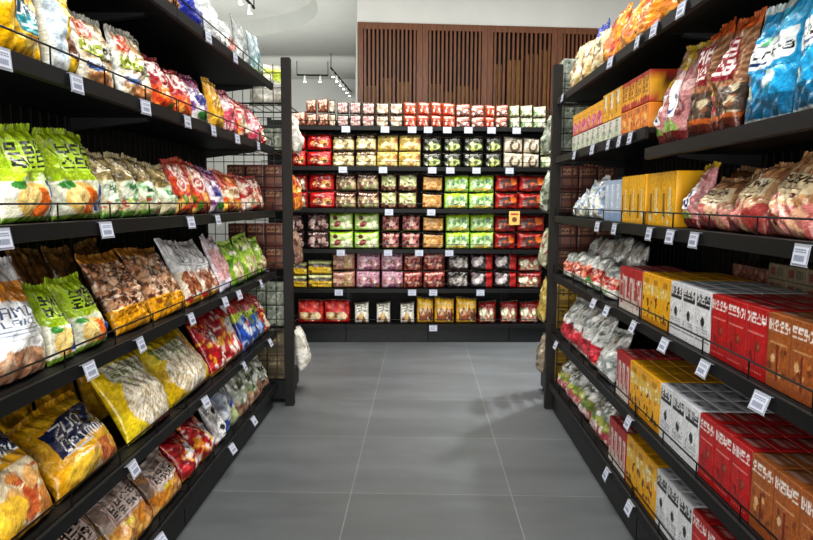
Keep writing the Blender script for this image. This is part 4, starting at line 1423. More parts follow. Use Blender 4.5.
f_blue = lambda cv: (cv.fill('#a8bcd8').mottle(.08), cv.stripes(4, 0, .2, 1, .9, '#c2d0e2', .5), cv.rect(0, 0, 1, .2, '#8fa8cc'), cv.glyphs(1, 3, .3, .3, .7, .9, '#e8edf4'))


def f_yellow_tall(cv):
    cv.fill('#e0ac12').mottle(.06)
    cv.rect(.12, .12, .32, .6, '#7a5a10').rect(.55, .2, .72, .72, '#d8d0b0').stripes(5, .1, .3, .9, .7, '#c08c10', .25).spots(5, .1, .05, .9, .3, ['#dcd8c4', '#c8b87a'], .05, .12)


f_stack_red = lambda cv: (cv.fill('#6f3a34').mottle(.15), cv.rect(.1, .2, .9, .8, '#8c4a42'), cv.spots(10, .05, .1, .95, .9, ['#a86a5c', '#54281f', '#b89080'], .06, .14))
f_stack_cream = lambda cv: (cv.fill('#9a9078').mottle(.08), cv.rect(.12, .25, .4, .75, '#8c3a34'), cv.rect(.5, .25, .86, .75, '#6a6454'), cv.stripes(4, .5, .3, .86, .7, '#8c8470', .4))


def carton_block(z, Ya, Yb, H, D, ncol, nrow, front, top, kind, colour, shelf, setback=.02, tiers=1, label=None, near='', gap=.002, group=True):
    """cartons side by side along the shelf from Ya (far) to Yb (near), nrow deep; the rear ones are copies"""
    if setback < .1: Ya, Yb = Ya * 1.018, Yb * 1.018
    W = (Ya - Yb) / ncol
    me = [carton_mesh(kind, W - gap, D - gap, H - .001, front, top, None, (14, 8), seed=11 * q + int(H * 1000)) for q in range(min(2, ncol))]
    fm = [front_mesh('printed_front', W - gap, D - gap, H - .001, front, (34, 48) if H > .15 else (24, 24), 11 * q + int(H * 1000)) for q in range(min(3, ncol))]
    for t in range(tiers):
        for r in range(nrow):
            for c in range(ncol):
                Y = Ya - W * (c + .5)
                o = link(kind, me[c % len(me)])
                o.location = (XR + setback + D * (r + .5) + random.uniform(-.0008, .0008), Y, z + .0015 + t * H)
                o.rotation_euler = (0, 0, -PI / 2 + random.uniform(-.006, .006))
                if r == 0: link('printed_front', fm[c % len(fm)], o)
                rw = '' if nrow == 1 else ('front row' if r == 0 else '%s row back' % ORD[r])
                tw = '' if tiers == 1 else ('lower tier' if t == 0 else 'upper tier' if t == tiers - 1 else 'middle tier')
                bits = [colour, '%s from post' % ORD[c]] + [b for b in (rw, tw, 'right ' + shelf) if b]
                tag(o, ', '.join(bits), 'carton', colour + ' on ' + shelf)


NC = 'noodle_carton'
for zi, sh, yb in ((3, RAILS[3], (2.745, 2.435, 2.09, 1.745, 1.41)), (4, RAILS[4], (2.86, 2.49, 2.13, 1.785, 1.43)), (5, RAILS[5], (2.87, 2.49, 2.15, 1.80, 1.45))):
    H = (.2, .212, .222)[zi - 3]
    z = RZ_NEAR[zi]
    for q, (f, t, nm) in enumerate(((f_yellow, t_yellow, 'yellow spotted noodle carton'), (f_white, t_white, 'white noodle carton with black lettering'), (f_red, t_red, 'red noodle carton with white lettering'), (f_brown, t_brown, 'brown noodle carton with white lettering'))):
        a, b = yb[q], yb[q + 1]
        rows = 5 if zi != 3 else 4
        carton_block(z, a - .003, b + .003, H, .078, 3, rows, f, t, NC, nm, sh)
carton_block(RZ_FAR[3], 3.06, 2.76, .195, .078, 3, 3, f_redwhite, t_redwhite, NC, 'maroon and white noodle carton', RAILS[3])
carton_block(RZ_FAR[4], 3.06, 2.875, .215, .078, 3, 3, f_redwhite, t_redwhite, NC, 'red and white noodle carton', RAILS[4])
carton_block(RZ_FAR[5], 3.14, 2.885, .215, .078, 4, 3, f_redwhite, t_redwhite, NC, 'red and white noodle carton', RAILS[5])
# second shelf far bay
carton_block(RZ_FAR[1], 4.13, 3.14, .10, .12, 9, 1, f_white_green, None, 'snack_carton', 'small white carton under the yellow ones', RAILS[1])
carton_block(RZ_FAR[1] + .1015, 4.13, 3.46, .125, .12, 6, 1, f_yellow_pic, None, 'snack_carton', 'yellow carton picturing pink flowers', RAILS[1])
carton_block(RZ_FAR[1] + .1015, 3.455, 3.14, .14, .12, 3, 1, f_yellow_txt, None, 'snack_carton', 'yellow carton with white panel', RAILS[1])
carton_block(RZ_FAR[1], 3.135, 2.76, .11, .12, 4, 1, f_orange_pic, None, 'snack_carton', 'orange carton picturing biscuits', RAILS[1])
carton_block(RZ_FAR[1] + .1115, 3.135, 2.76, .13, .12, 4, 1, f_gold_txt, None, 'snack_carton', 'golden lettered carton above the orange ones', RAILS[1])
# third shelf far bay
carton_block(RZ_FAR[2], 3.36, 3.09, .2, .1, 3, 1, f_blue, None, 'snack_carton', 'pale blue upright carton', RAILS[2])
carton_block(RZ_FAR[2], 3.085, 2.755, .21, .12, 3, 1, f_yellow_tall, t_yellow, 'snack_carton', 'tall yellow carton on the far bay', RAILS[2])
carton_block(RZ_NEAR[2], 2.72, 2.43, .21, .12, 2, 1, f_yellow_tall, t_yellow, 'snack_carton', 'tall yellow carton on the near bay', RAILS[2])
# stacked cartons against the back panel, fourth shelf
carton_block(RZ_NEAR[3], 2.70, 2.43, .062, .1, 3, 1, f_stack_red, None, 'stacked_carton', 'maroon carton stacked at the back', RAILS[3], setback=.345, tiers=4)
carton_block(RZ_NEAR[3], 2.42, 2.06, .055, .1, 3, 1, f_stack_cream, None, 'stacked_carton', 'cream windowed carton stacked at the back', RAILS[3], setback=.345, tiers=5)
carton_block(RZ_NEAR[3], 1.85, 1.5, .07, .1, 3, 1, f_stack_cream, None, 'stacked_carton', 'cream carton at the near back', RAILS[3], setback=.345, tiers=3)
carton_block(RZ_FAR[4], 3.09, 2.94, .075, .1, 1, 1, f_stack_red, None, 'stacked_carton', 'maroon carton stacked behind the noodle cartons', RAILS[4], setback=.28, tiers=4)


# green canisters beside the pink bags
def canister(P, label):
    mb = MB().lathe([(.03, 0), (.034, .004), (.034, .15), (.03, .155)], 20)
    o = mb.build('snack_canister', M_GREENC, None, 0, P)
    MB().lathe([(.0355, .148), (.0365, .152), (.0365, .166), (.033, .17)], 20).build('canister_lid', M_WHITE, o)
    MB().lathe([(.0345, .05), (.0347, .052), (.0347, .1), (.0345, .102)], 20).build('label_band', M_PAPER, o)
    tag(o, label, 'canister', 'green canisters')


M_GREENC = solid('green_tin', '#2f7d3a', 0.35, 0, .15, 20)
canister((XR + .2, 2.70, RZ_NEAR[1] + .0015), 'green canister with white lid behind pink bag, second shelf, aisle side')
canister((XR + .29, 2.70, RZ_NEAR[1] + .0015), 'green canister with white lid behind pink bag, second shelf, wall side')

# ------------------------------------------------------------------ back shelving
BA = math.radians(3.0)
B0 = on_plane(428, 342.6, (0, 0, 0), (0, 0, 1))
BN = Vector((math.sin(BA), -math.cos(BA), 0))
BX = Vector((math.cos(BA), math.sin(BA), 0))
BZ = [2.20, 1.80, 1.378, .965, .558, .188]


def b_at(px, py):
    p = on_plane(px, py, B0, BN)
    return (p - B0).dot(BX), p.z


def b_pos(lx, ly, z):
    return B0 + BX * lx - BN * ly + Vector((0, 0, z))


x346 = b_at(346, 335)[0]
BW = -x346
wh = ['behind the left post', 'under the red and cream bags', 'under the green packs', 'at the far side by the right post']
for k in range(4):
    shelving_unit('back_shelving_unit', b_pos(x346 - BW + BW * k, 0, 0), BA, BW - .002, BZ, 'black shelving bay across the aisle end, ' + ['first beyond the left post', 'second, holding red bags and white packs', 'third, holding the lime green packs', 'fourth, behind the right post'][k], dep=.4, top=2.3, lip=.04, group='back shelving bays', brackets=False)

BROW = ['top row', 'second row down', 'third row down', 'fourth row down', 'fifth row down', 'bottom row']
for r, (pts) in enumerate(([(346, 131), (385, 131), (412, 131), (428, 132), (447, 133), (468, 133), (491, 134), (516, 135)], [(343, 171), (383, 172), (432, 172), (450, 173), (476, 173), (509, 173)],
                           [(389, 213), (431, 213)], [(341, 253), (388, 253), (419, 253), (449, 254)], [(339, 292), (412, 292), (433, 292), (480, 293)], [(433, 327)])):
    for i, (px, py) in enumerate(pts):
        lx, _ = b_at(px, py)
        price_tag(b_pos(lx, -.027, BZ[r] - .002), BA, 'white price tag on the back shelving, %s from left along the %s' % (ORD[i], BROW[r]), 'price tags of back shelving', 1.25)


def two(base, top, pics, gl=None, band=None):
    def f(cv):
        cv.fill(base).mottle(.14)
        cv.rect(0, .72, 1, 1, top).spots(26, .05, .05, .95, .72, pics, .05, .12)
        if band: cv.rect(.1, .1, .9, .34, band)
        if gl: cv.glyphs(4, 1, .1, .76, .9, .95, gl)
    return f


BD = {
    'brown': two('#8a5a46', '#a0705a', ['#b08468', '#6a4030', '#c8a48a'], '#e0d0c4'),
    'frame': lambda cv: (cv.fill('#2a2a2a'), cv.rect(.1, .08, .9, .94, '#a88f88'), cv.spots(22, .12, .1, .88, .92, ['#c8b4aa', '#8a6860', '#dcd0c8', '#7a5a5c'], .05, .12), cv.ell(.5, .72, .34, .16, '#c28a8c')),
    'pale': lambda cv: (cv.fill('#3a3a36'), cv.rect(.08, .06, .92, .94, '#b8b09c'), cv.spots(22, .1, .1, .9, .92, ['#d4ccb8', '#98907c', '#e4dcc8', '#a87a6a'], .05, .12), cv.glyphs(2, 1, .2, .68, .8, .86, '#5a5444')),
    'orange': two('#c2502e', '#d0522c', ['#e0a07c', '#a83c24', '#e8d0c0', '#8a4a3a'], '#f0e0d4'),
    'pinkwhite': two('#b86a58', '#c27a66', ['#d8b4a4', '#8a5a50', '#e8d8d0', '#4a4a48'], '#f2e8e2'),
    'greenwhite': two('#b8bea0', '#c4c8b4', ['#8aa86a', '#d8dcc8', '#6a8a54', '#e4e6da', '#a89a7a'], '#5a7a44'),
    'red': lambda cv: (cv.fill('#ab1a1c').mottle(.15), cv.ell(.52, .42, .36, .24, '#c89a5c'), cv.spots(14, .22, .24, .82, .6, ['#8a5a2c', '#dcb878', '#e8d8b0', '#7a2418'], .04, .09), cv.spots(8, 0, .6, 1, 1, ['#c82a28', '#8a1214'], .06, .12)),
    'cream': two('#bcae84', '#4a3428', ['#d8cca4', '#94845a', '#e4dcc0', '#7a5a3c', '#a8a06a'], '#c8b890', None),
    'yellow': two('#c9b364', '#d2bc6c', ['#e4d494', '#a48a44', '#ecdfb4', '#b07a4c'], '#5a4a1c'),
    'blackgreen': lambda cv: (cv.fill('#22241f').mottle(.2), cv.ell(.55, .36, .34, .24, '#8a9a4c'), cv.spots(18, .2, .1, .9, .6, ['#b8b86a', '#5a7034', '#d8d4a4', '#3a4a28'], .05, .11), cv.glyphs(3, 1, .1, .7, .8, .92, '#8a8c84')),
    'creamring': lambda cv: (cv.fill('#cdc4b0').mottle(.1), cv.ring(.55, .4, .22, .07, '#6a5a4c'), cv.ell(.55, .4, .12, .1, '#a89a84'), cv.spots(10, .05, .6, .95, .95, ['#ded8c8', '#b0a690'], .05, .1), cv.rect(.1, .78, .6, .84, '#8a8272')),
    'browncream': two('#9a8468', '#5a3a30', ['#c8b898', '#6a4a38', '#dcd0b4', '#8a6a4c', '#7a8a54'], '#d8c4b0'),
    'greencream': lambda cv: (cv.fill('#5a3c30').mottle(.15), cv.rect(.08, .3, .9, .98, '#b4bc84'), cv.spots(14, .1, .32, .9, .96, ['#ccd0a4', '#8a9858', '#dcdcbc', '#6a5a40'], .05, .1), cv.spots(8, .1, .0, .9, .3, ['#7a4a38', '#a88468', '#3c2a24'], .05, .1)),
    'cracker': lambda cv: (cv.fill('#3a2620').mottle(.2), cv.rect(.06, .1, .94, .9, '#c29454'), cv.spots(20, .1, .14, .9, .86, ['#dcb478', '#a87838', '#e4c890', '#8a5c2c'], .04, .08)),
    'darkmix': two('#4a3030', '#3a2626', ['#7a5450', '#a88a84', '#2a2024', '#c2b0a8'], '#a89490'),
    'lime': lambda cv: (cv.fill('#a6cc3c').mottle(.12), cv.rect(.05, .05, .95, .74, '#a9c890'), cv.spots(26, .05, .05, .95, .74, ['#c8dcb4', '#6aa058', '#dfe8d0', '#8aba6a', '#4a7a4c'], .05, .1), cv.ell(.5, .16, .4, .08, '#c8b45a')),
    'limeberry': lambda cv: (cv.fill('#a2cc34').mottle(.12), cv.rect(.05, .06, .95, .9, '#b8c98a'), cv.spots(20, .05, .08, .95, .9, ['#d4dcb4', '#94b45c', '#e4e4cc'], .05, .1), cv.spots(4, .15, .3, .85, .8, ['#8a2c2c', '#5a2a1c'], .08, .12)),
    'redpic': lambda cv: (cv.fill('#8c1c1c').mottle(.2), cv.ell(.45, .5, .26, .3, '#5a4440'), cv.spots(16, 0, 0, 1, 1, ['#b83a28', '#6a1416', '#d8703c', '#a08478', '#c8503a'], .05, .12), cv.ell(.78, .62, .14, .2, '#d0702a')),
    'reddark': lambda cv: (cv.fill('#2c2020').mottle(.1), cv.rect(.1, .14, .9, .92, '#a05c56'), cv.spots(24, .1, .16, .9, .9, ['#c8908a', '#7a3438', '#dcc0b8', '#54282c', '#b8a08c'], .05, .11), cv.rect(.1, .05, .9, .1, '#8aa03c')),
    'banana': lambda cv: (cv.fill('#c8a41c').mottle(.15), cv.rect(0, .55, 1, .8, '#5a5248'), cv.rect(0, .8, 1, 1, '#b8bc84'), cv.spots(8, 0, 0, 1, .5, ['#dcc044', '#8a6a1c', '#e8d880'], .06, .12)),
    'pink': two('#b88a98', '#c49aaa', ['#d8b8c4', '#94607a', '#e4d0d8', '#a87a5c', '#7a4a54'], '#6a3a54'),
    'pinkbrown': two('#a0705f', '#b48474', ['#c8a088', '#7a4a40', '#d8c0a8', '#94803c'], '#e4d4c8'),
    'redbrown': two('#94443c', '#a8504a', ['#c88a78', '#6a2828', '#d8b8a0', '#b0604c', '#54241f'], '#e8d0c4'),
    'black': lambda cv: (cv.fill('#26201f').mottle(.2), cv.ell(.5, .46, .38, .26, '#8a8480'), cv.spots(16, .15, .2, .85, .7, ['#b4b0ac', '#4a4442', '#d0ccc8', '#6a5a5a'], .05, .1), cv.rect(.1, .04, .9, .12, '#5a3a44')),
    'blackred': lambda cv: (cv.fill('#2c2526').mottle(.15), cv.rect(.66, 0, 1, 1, '#b02a26'), cv.ell(.3, .5, .26, .32, '#94888a'), cv.spots(12, .05, .2, .6, .85, ['#c4bcbc', '#3a3234', '#7a5a68', '#e0d8d8'], .05, .11)),
    'redcream': lambda cv: (cv.fill('#8c2422').mottle(.15), cv.rect(.08, .1, .8, .68, '#b4a890'), cv.spots(22, .08, .1, .8, .68, ['#d4ccb4', '#7a8a5c', '#8a5a4a', '#e4dcc8', '#b04a44'], .05, .1)),
    'bigred': lambda cv: (cv.fill('#a8181a').mottle(.12), cv.spots(12, 0, .45, 1, 1, ['#c42a28', '#8a1012', '#d84a40'], .06, .13), cv.ell(.5, .32, .42, .18, '#b8905c'), cv.spots(16, .15, .2, .85, .42, ['#dcc094', '#8a5c34', '#54301c', '#e4d8b8'], .05, .1)),
    'whitepack': lambda cv: (cv.fill('#34342f'), cv.rect(.06, .02, .98, .98, '#dcdad0'), cv.glyphs(3, 2, .2, .55, .9, .92, '#54544c'), cv.spots(10, .2, .1, .9, .45, ['#a87a44', '#8a3a2c', '#c8a468', '#6a5a34'], .06, .12)),
    'yellowtin': lambda cv: (cv.fill('#e0b238').mottle(.1), cv.rect(.12, .1, .9, .62, '#8a5c3c'), cv.spots(18, .12, .12, .9, .62, ['#c8a47c', '#5a3020', '#e0cca8', '#a85a3c'], .05, .1), cv.rect(.1, .74, .9, .86, '#dcc07a')),
}
DESC = {
    'brown': 'brown paper-look pack', 'frame': 'black-edged pink and tan pack', 'pale': 'black-edged pale tan pack', 'orange': 'orange red pack', 'pinkwhite': 'salmon and white pack',
    'greenwhite': 'pale green and white pack', 'red': 'red bag with golden oval', 'cream': 'cream bag with brown top', 'yellow': 'pale yellow bag', 'blackgreen': 'black bag picturing green fruit',
    'creamring': 'cream bag with brown ring', 'browncream': 'brown and cream bag', 'greencream': 'pale green panelled brown bag', 'cracker': 'bag showing golden crackers', 'darkmix': 'dark maroon bag',
    'lime': 'lime edged green pack', 'limeberry': 'lime pack with red berries', 'redpic': 'dark red and orange pack', 'reddark': 'black pack showing pink food', 'banana': 'yellow bag with grey band',
    'pink': 'pink mauve pack', 'pinkbrown': 'dusty brown pink pack', 'redbrown': 'red brown pack', 'black': 'black bag with grey oval', 'blackred': 'black bag with red side stripe',
    'redcream': 'red bag with cream panel', 'bigred': 'bright red bag picturing nuts', 'whitepack': 'white pack with dark edge', 'yellowtin': 'golden yellow pack with brown picture',
}
PROTO = {}
for q, (k, f) in enumerate(BD.items()):
    bag = Bag(.24, .165, .11, 300 + q, slump=.15, wr=.6, bend=0, box=6.5, pinch=.01)
    PROTO[k] = (bag_mesh('snack_pack', bag, f, 30, 24, 300 + q), seal_mesh('crimped_seal', bag, '#%02x%02x%02x' % tuple(int(255 * c) for c in np.clip(np.array([.5, .45, .4]), 0, 1)), .005, q))

# (design, px0, px1, top py, tiers)
ROWS = [
    [('brown', 291, 305, 111, 1), ('brown', 305, 316, 99, 2), ('brown', 317, 328, 98, 2), ('pale', 328, 335, 99, 2), ('frame', 336, 348, 101, 2), ('frame', 349, 361, 101, 2), ('frame', 362, 375, 102, 2), ('pale', 376, 389, 102, 2), ('pale', 390, 403, 102, 2),
     ('orange', 404, 417, 102, 2), ('orange', 418, 430, 102, 2), ('orange', 431, 442, 102, 2), ('orange', 443, 456, 103, 2), ('pinkwhite', 457, 471, 104, 2), ('pinkwhite', 472, 485, 105, 2), ('orange', 486, 496, 105, 2), ('pinkwhite', 497, 509, 105, 2),
     ('greenwhite', 511, 521, 105, 2), ('greenwhite', 522, 534, 105, 2), ('greenwhite', 535, 548, 106, 2)],
    [('red', 291, 305, 133, 2), ('red', 306, 331, 134, 2), ('cream', 332, 354, 135, 2), ('cream', 355, 376, 134, 2), ('yellow', 377, 398, 135, 2), ('yellow', 399, 421, 135, 2), ('blackgreen', 423, 443, 137, 2), ('blackgreen', 444, 463, 137, 2), ('blackgreen', 464, 485, 137, 2),
     ('blackgreen', 486, 503, 137, 2), ('creamring', 505, 524, 137, 2), ('creamring', 525, 541, 138, 2), ('greenwhite', 542, 556, 143, 2)],
    [('redcream', 291, 307, 174, 2), ('red', 308, 334, 174, 2), ('browncream', 335, 356, 174, 2), ('browncream', 357, 379, 173, 2), ('greencream', 380, 397, 174, 2), ('greencream', 398, 418, 174, 2), ('cracker', 422, 443, 175, 2), ('lime', 445, 469, 176, 2), ('lime', 470, 495, 176, 2),
     ('redpic', 496, 519, 175, 2), ('redpic', 520, 548, 175, 2)],
    [('darkmix', 289, 303, 215, 2), ('darkmix', 306, 328, 214, 2), ('limeberry', 329, 353, 213, 2), ('limeberry', 354, 379, 213, 2), ('reddark', 381, 400, 215, 2), ('reddark', 401, 421, 215, 2), ('cracker', 422, 444, 216, 2), ('lime', 446, 470, 215, 2), ('lime', 471, 495, 215, 2),
     ('redpic', 496, 517, 216, 2), ('redpic', 518, 546, 215, 2)],
    [('banana', 291, 306, 264, 2), ('banana', 307, 331, 262, 2), ('pinkbrown', 332, 355, 254, 2), ('pink', 356, 380, 254, 2), ('pink', 381, 403, 254, 2), ('redbrown', 404, 423, 255, 2), ('redbrown', 424, 446, 254, 2), ('black', 447, 470, 254, 2), ('blackred', 471, 494, 254, 2),
     ('blackred', 495, 518, 254, 2), ('redcream', 519, 543, 256, 2)],
    [('bigred', 297, 323, 302, 1), ('bigred', 324, 350, 302, 1), ('whitepack', 354, 369, 304, 1), ('whitepack', 376, 391, 304, 1), ('whitepack', 400, 415, 304, 1), ('yellowtin', 417, 434, 299, 1), ('yellowtin', 435, 455, 299, 1), ('yellowtin', 457, 478, 299, 1),
     ('redcream', 479, 497, 303, 1), ('redcream', 501, 519, 303, 1), ('redcream', 521, 541, 303, 1)],
]
for r, row in enumerate(ROWS):
    for i, (d, a, b, t, n) in enumerate(row):
        ym = 202 - (BZ[r] - CAMZ) * 100
        xa, xb = b_at(a + .4, ym)[0], b_at(b - .4, ym)[0]
        z1 = b_at((a + b) / 2, t - 1)[1]
        h = (z1 - BZ[r]) / n
        me, sl = PROTO[d]
        for k in range(n):
            o = link('snack_pack', me)
            o.scale = ((xb - xa) / .228, 1.0, h / .174)
            o.location = b_pos((xa + xb) / 2 + random.uniform(-.004, .004), .1 + random.uniform(0, .012), BZ[r] + .0025 + k * (h + .0005))
            o.rotation_euler = (-.03 if n == 1 else 0, 0, BA + random.uniform(-.05, .05))
            s = link('crimped_seal', sl, o)
            s.location = (0, 0, -.004)
            tag(o, '%s, %s from left on back shelving %s%s' % (DESC[d], ORD[i], BROW[r], '' if n == 1 else (', lower' if k == 0 else ', upper')), 'snack pack', DESC[d] + ' on ' + BROW[r])

# cream shelf card
lx, cz = b_at(514, 218)
card = MB().box((-.055, -.002, -.07), (.055, 0, .07)).build('shelf_card', solid('cream_card', '#e0c070', .5, 0, .05, 20), None, 0, b_pos(lx, -.02, cz))
card.rotation_euler = (0, 0, BA)
tag(card, 'cream promotion card with brown picture clipped over the dark red packs', 'shelf card')
MB().lathe([(.002, -.001), (.026, 0), (.026, .0015), (.002, .002)], 18).build('printed_picture', solid('card_brown', '#7a4a2a', .5), card).rotation_euler = (PI / 2, 0, 0)
card.children[0].location = (0, -.0025, -.015)
MB().box((-.04, -.0028, .03), (.04, -.002, .048)).build('printed_strip', solid('card_red', '#b0402a', .5), card)
MB().box((-.006, -.001, .066), (.006, .012, .072)).build('clip', M_PLASTIC, card)

# ------------------------------------------------------------------ end racks
CY = [4.63, 5.08]


def end_rack(side, label):
    sg = -1 if side == 'L' else 1
    px_front, ytop = (288, 58) if side == 'L' else (553.5, 65)
    P = on_y(px_front, 230, YP)
    X0 = P.x
    X1 = X0 + sg * 1.05
    top = on_y(px_front, ytop, YP).z
    r = empty('wire_end_rack', (X0, YP, 0))
    tag(r, label, 'end rack', 'wire racks at the ends of the aisle')
    xs = lambda a, b: (min(a, b), max(a, b))
    a, b = xs(0, sg * 1.05)
    MB().box((a + .03, .04, .03), (b - .03, .50, .17)).build('base_plinth', M_KICK, r, .004)
    for x in (0, sg * 1.05):
        MB().box((x - .031, -.03, 0), (x + .031, .03, top)).build('post', M_POST, r, .004)
    for x, y in ((sg * .06, .08), (sg * .06, .46), (sg * .98, .08), (sg * .98, .46)):
        MB().lathe([(.02, 0), (.02, .012), (.012, .014), (.012, .031)], 12, (x, y, 0)).build('levelling_foot', M_BLACK, r)
    m = MB()
    k = a + .05
    while k < b:
        m.tube([(k, 0, .17), (k, 0, top - .04)], .0028, 5); k += .07
    z = .22
    while z < top - .04:
        m.tube([(a + .02, 0, z), (b - .02, 0, z)], .0028, 5); z += .1
    m.build('mesh_panel', M_MESHW, r)
    for z in (.56, .97, 1.38, 1.8, 2.12):
        sh = MB()
        sh.tube([(a + .01, .03, z), (b - .01, .03, z), (b - .01, .48, z), (a + .01, .48, z), (a + .01, .03, z)], .005, 6)
        n = 16
        for i in range(1, n):
            x = a + (b - a) * i / n
            sh.tube([(x, .03, z), (x, .48, z)], .003, 5)
        sh.build('wire_shelf', M_WIRE, r)
    MB().tube([(sg * .9, .46, .17), (sg * .9, .46, 2.12)], .008, 8).build('corner_rod', M_WIRE, r)
    return X0, sg


XLR, _ = end_rack('L', 'black post and wire mesh end rack closing the left shelving')
XRR, _ = end_rack('R', 'black post and wire mesh end rack closing the right shelving')

d_pale_green = lambda cv: (d_mix('#8c9486', ['#b4bab0', '#6a8060', '#4a5a44', '#c8ccc2'], 26)(cv), cv.glyphs(2, 2, .2, .5, .8, .88, '#4a5a48'))
d_white_bag = d_mix('#cfcdc6', ['#e2e0da', '#b0aca2', '#dad6cc', '#98948a'], 22)
f_pale_green = d_pale_green
f_tan_box = lambda cv: (cv.fill('#6c6048').mottle(.1), cv.rect(.1, .15, .9, .5, '#544a34'), cv.glyphs(3, 1, .15, .6, .85, .85, '#a89878'))
f_redbrown_box = lambda cv: (cv.fill('#5c2a22').mottle(.12), cv.rect(.1, .2, .9, .5, '#7a4a38'), cv.glyphs(3, 1, .1, .6, .9, .85, '#a8805a'))
f_yellow_box = lambda cv: (cv.fill('#b89434').mottle(.1), cv.rect(.1, .1, .9, .4, '#8a6a24'), cv.glyphs(2, 2, .15, .5, .85, .9, '#4a3a14'))
EB = {}


def end_boxes(side, X0, sg, z, f, desc, nm, W=.13, H=.15, tiers=2, cols=3, depth=.16, y0=.045):
    key = (desc, W, H)
    if key not in EB:
        EB[key] = carton_mesh(nm, W - .004, depth - .004, H - .002, f, None, None, (14, 16), seed=len(EB) + 900)
    me = EB[key]
    for t in range(tiers):
        for c in range(cols):
            o = link(nm, me)
            o.location = (X0 + sg * (.045 + W * (c + .5)), YP + y0 + depth / 2, z + .0055 + t * H)
            o.rotation_euler = (0, 0, random.uniform(-.01, .01))
            lv = 'z%.1f' % z
            hgt = {.17: 'base', .56: 'lowest shelf', .97: 'second shelf', 1.38: 'third shelf', 1.8: 'fourth shelf', 2.12: 'top shelf'}[z]
            tag(o, '%s, %s end rack %s, %s from post%s' % (desc, 'left' if side == 'L' else 'right', hgt, ORD[c], '' if tiers == 1 else ', ' + ORD[t] + ' layer'), 'carton', desc + ' on end rack')


EC = 'display_carton'
end_boxes('L', XLR, -1, .17, f_tan_box, 'tan carton', EC, tiers=2, H=.17)
end_boxes('L', XLR, -1, .56, f_pale_green, 'pale green carton', EC, tiers=2, H=.15)
end_boxes('L', XLR, -1, .97, f_redbrown_box, 'red brown carton', EC, tiers=2, H=.16)
end_boxes('L', XLR, -1, 1.38, f_redbrown_box, 'red brown carton', EC, tiers=2, H=.16)
end_boxes('L', XLR, -1, 1.8, f_pale_green, 'pale green carton', EC, tiers=1, H=.15)
end_boxes('R', XRR, 1, .17, f_yellow_box, 'dull yellow carton', EC, tiers=2, H=.16)
end_boxes('R', XRR, 1, .56, f_yellow_box, 'dull yellow carton', EC, tiers=2, H=.15)
end_boxes('R', XRR, 1, .97, f_redbrown_box, 'red brown carton', EC, tiers=2, H=.16)
end_boxes('R', XRR, 1, 1.38, f_redbrown_box, 'red brown carton', EC, tiers=2, H=.16)
end_boxes('R', XRR, 1, 1.8, f_pale_green, 'pale green carton', EC, tiers=2, H=.15)
end_boxes('R', XRR, 1, 2.12, f_pale_green, 'pale green carton', EC, tiers=2, H=.15)


# bags on the aisle corner of the left end rack, and the big pack on its top
def corner_bag(X, Y, z, W, H, T, f, label, nm='snack_bag', rz=PI / 2, lean=.1, seal='#dcd8d0', mat=None):
    bag = Bag(W, H, T, int(z * 1000) + int(W * 100), .3, 1, .03, 0, 3)
    me = bag_mesh(nm, bag, f, 26, 30, int(z * 100), mat)
    o = link(nm, me)
    o.rotation_euler = (-lean, 0, rz)
    n = len(me.vertices)
    co = np.empty(n * 3, np.float32); me.vertices.foreach_get('co', co)
    zz = (co.reshape(-1, 3) @ np.array(o.rotation_euler.to_matrix()).T)[:, 2].min()
    o.location = (X, Y, z - zz + .006)
    link('crimped_seal', seal_mesh('crimped_seal', bag, seal, .015, 3, mat), o)
    tag(o, label, 'snack bag')
    return o


d_white_lime = lambda cv: (cv.fill('#d8d6cc').mottle(.1), cv.rect(0, .8, 1, 1, '#b8c060'), cv.spots(10, 0, 0, 1, .8, ['#e6e4dc', '#c0bcae'], .08, .16), cv.ell(.8, .75, .2, .14, '#a8b83a'))
corner_bag(XLR - .16, YP + .2, 2.12, .3, .27, .14, d_white_lime, 'white bulging bag with lime edge on top of the left end rack', rz=0, lean=0)
corner_bag(XLR + .0, YP + .36, 1.8, .2, .28, .1, d_white_bag, 'off white bag on fourth wire shelf beside the left post')
corner_bag(XLR + .0, YP + .36, 1.38, .2, .25, .09, d_orange_bag, 'orange bag on third wire shelf beside the left post', seal='#c2602a')
corner_bag(XLR + .0, YP + .36, .97, .2, .24, .09, d_mix('#8a6a5c', ['#a88a78', '#5a3c34', '#c8b4a4'], 24), 'brown bag on second wire shelf beside the left post', seal='#8a6a5c')
corner_bag(XLR + .03, YP + .36, .17, .24, .3, .13, d_white_bag, 'crumpled white sack on the base of the left end rack')
corner_bag(XRR - .0, YP + .36, .56, .2, .3, .09, d_mix('#a8924a', ['#c8b468', '#7a6428', '#e0d4a0'], 24), 'dull yellow bag on lowest wire shelf beside the right post', rz=-PI / 2, seal='#a8924a')
corner_bag(XRR - .0, YP + .36, .17, .2, .26, .09, d_mix('#8a8070', ['#a89c88', '#5c5448', '#c8beac'], 24), 'grey brown bag on the base of the right end rack', rz=-PI / 2, seal='#8a8070')
corner_bag(XRR - .0, YP + .36, .97, .2, .28, .09, d_mix('#9a9a80', ['#b8bca0', '#6a6e54', '#d8d8c4', '#8a4a44'], 24), 'olive and pale bag on second wire shelf beside the right post', rz=-PI / 2, seal='#9a9a80')
corner_bag(XRR - .0, YP + .36, 1.38, .2, .28, .09, d_pale_green, 'pale green bag on third wire shelf beside the right post', rz=-PI / 2, seal='#b4bcae')
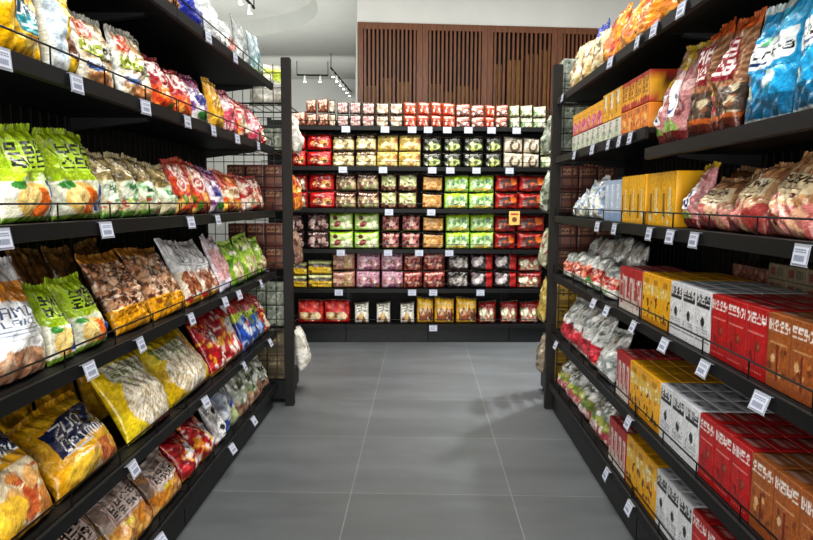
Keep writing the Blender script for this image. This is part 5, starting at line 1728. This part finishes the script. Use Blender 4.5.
corner_bag(XRR - .0, YP + .36, 1.8, .2, .28, .09, d_pale_green, 'pale green bag on fourth wire shelf beside the right post', rz=-PI / 2, seal='#b4bcae')

# ------------------------------------------------------------------ light
def area(name, loc, size, energy, col=(1, .97, .92), rot=(0, 0, 0)):
    l = bpy.data.lights.new(name, 'AREA')
    l.shape = 'RECTANGLE'
    l.size, l.size_y = size
    l.energy = energy
    l.color = col
    o = bpy.data.objects.new(name, l)
    COL.objects.link(o)
    o.location = loc
    o.rotation_euler = rot
    return o


area('ceiling_light_aisle', (0, 2.6, 4.3), (1.0, 5.0), 170)
area('front_fill_light', (0, -2.7, 1.3), (4.4, 2.2), 245, rot=(math.radians(90), 0, 0))  # unseen fill added behind the camera, evens the light on the lower shelves
area('ceiling_light_cross', (0.2, 5.5, 3.6), (4.0, .6), 100, rot=(math.radians(35), 0, 0))
area('ceiling_light_store', (-4.0, 9.0, 4.3), (3, 5), 120)
area('far_wall_fill', (-3.5, 14.5, 3.2), (5, 2), 40, rot=(math.radians(100), 0, 0))  # unseen fill added to brighten the far store wall
area('ceiling_light_hall', (2.6, 7.2, 4.3), (4.0, 1.6), 40)
area('bulkhead_fill', (1.5, 7.9, 3.0), (6.0, .6), 24, rot=(PI * .9, 0, 0))  # added fill, aimed up to lighten the bulkhead
area('ceiling_fill_store', (-3.6, 9.5, 2.6), (4.0, 6.0), 120, rot=(PI, 0, 0))  # invisible upward fill, added so the store ceiling is not dark
sp = bpy.data.lights.new('spot_lamp', 'SPOT')
sp.energy, sp.spot_size, sp.spot_blend, sp.shadow_soft_size = 620, math.radians(75), .6, .05
so = bpy.data.objects.new('spot_lamp', sp)
COL.objects.link(so)
so.location = (1.5, 5.4, 4.25)
so.rotation_euler = (math.radians(-6), math.radians(-10), 0)
w = bpy.data.worlds.new('world')
SC.world = w
w.use_nodes = True
w.node_tree.nodes['Background'].inputs['Color'].default_value = (.9, .95, 1, 1)
w.node_tree.nodes['Background'].inputs['Strength'].default_value = .3
SC.view_settings.view_transform = 'Standard'
SC.view_settings.look = 'None'
SC.view_settings.exposure = 0.35
SC.view_settings.gamma = 0.88
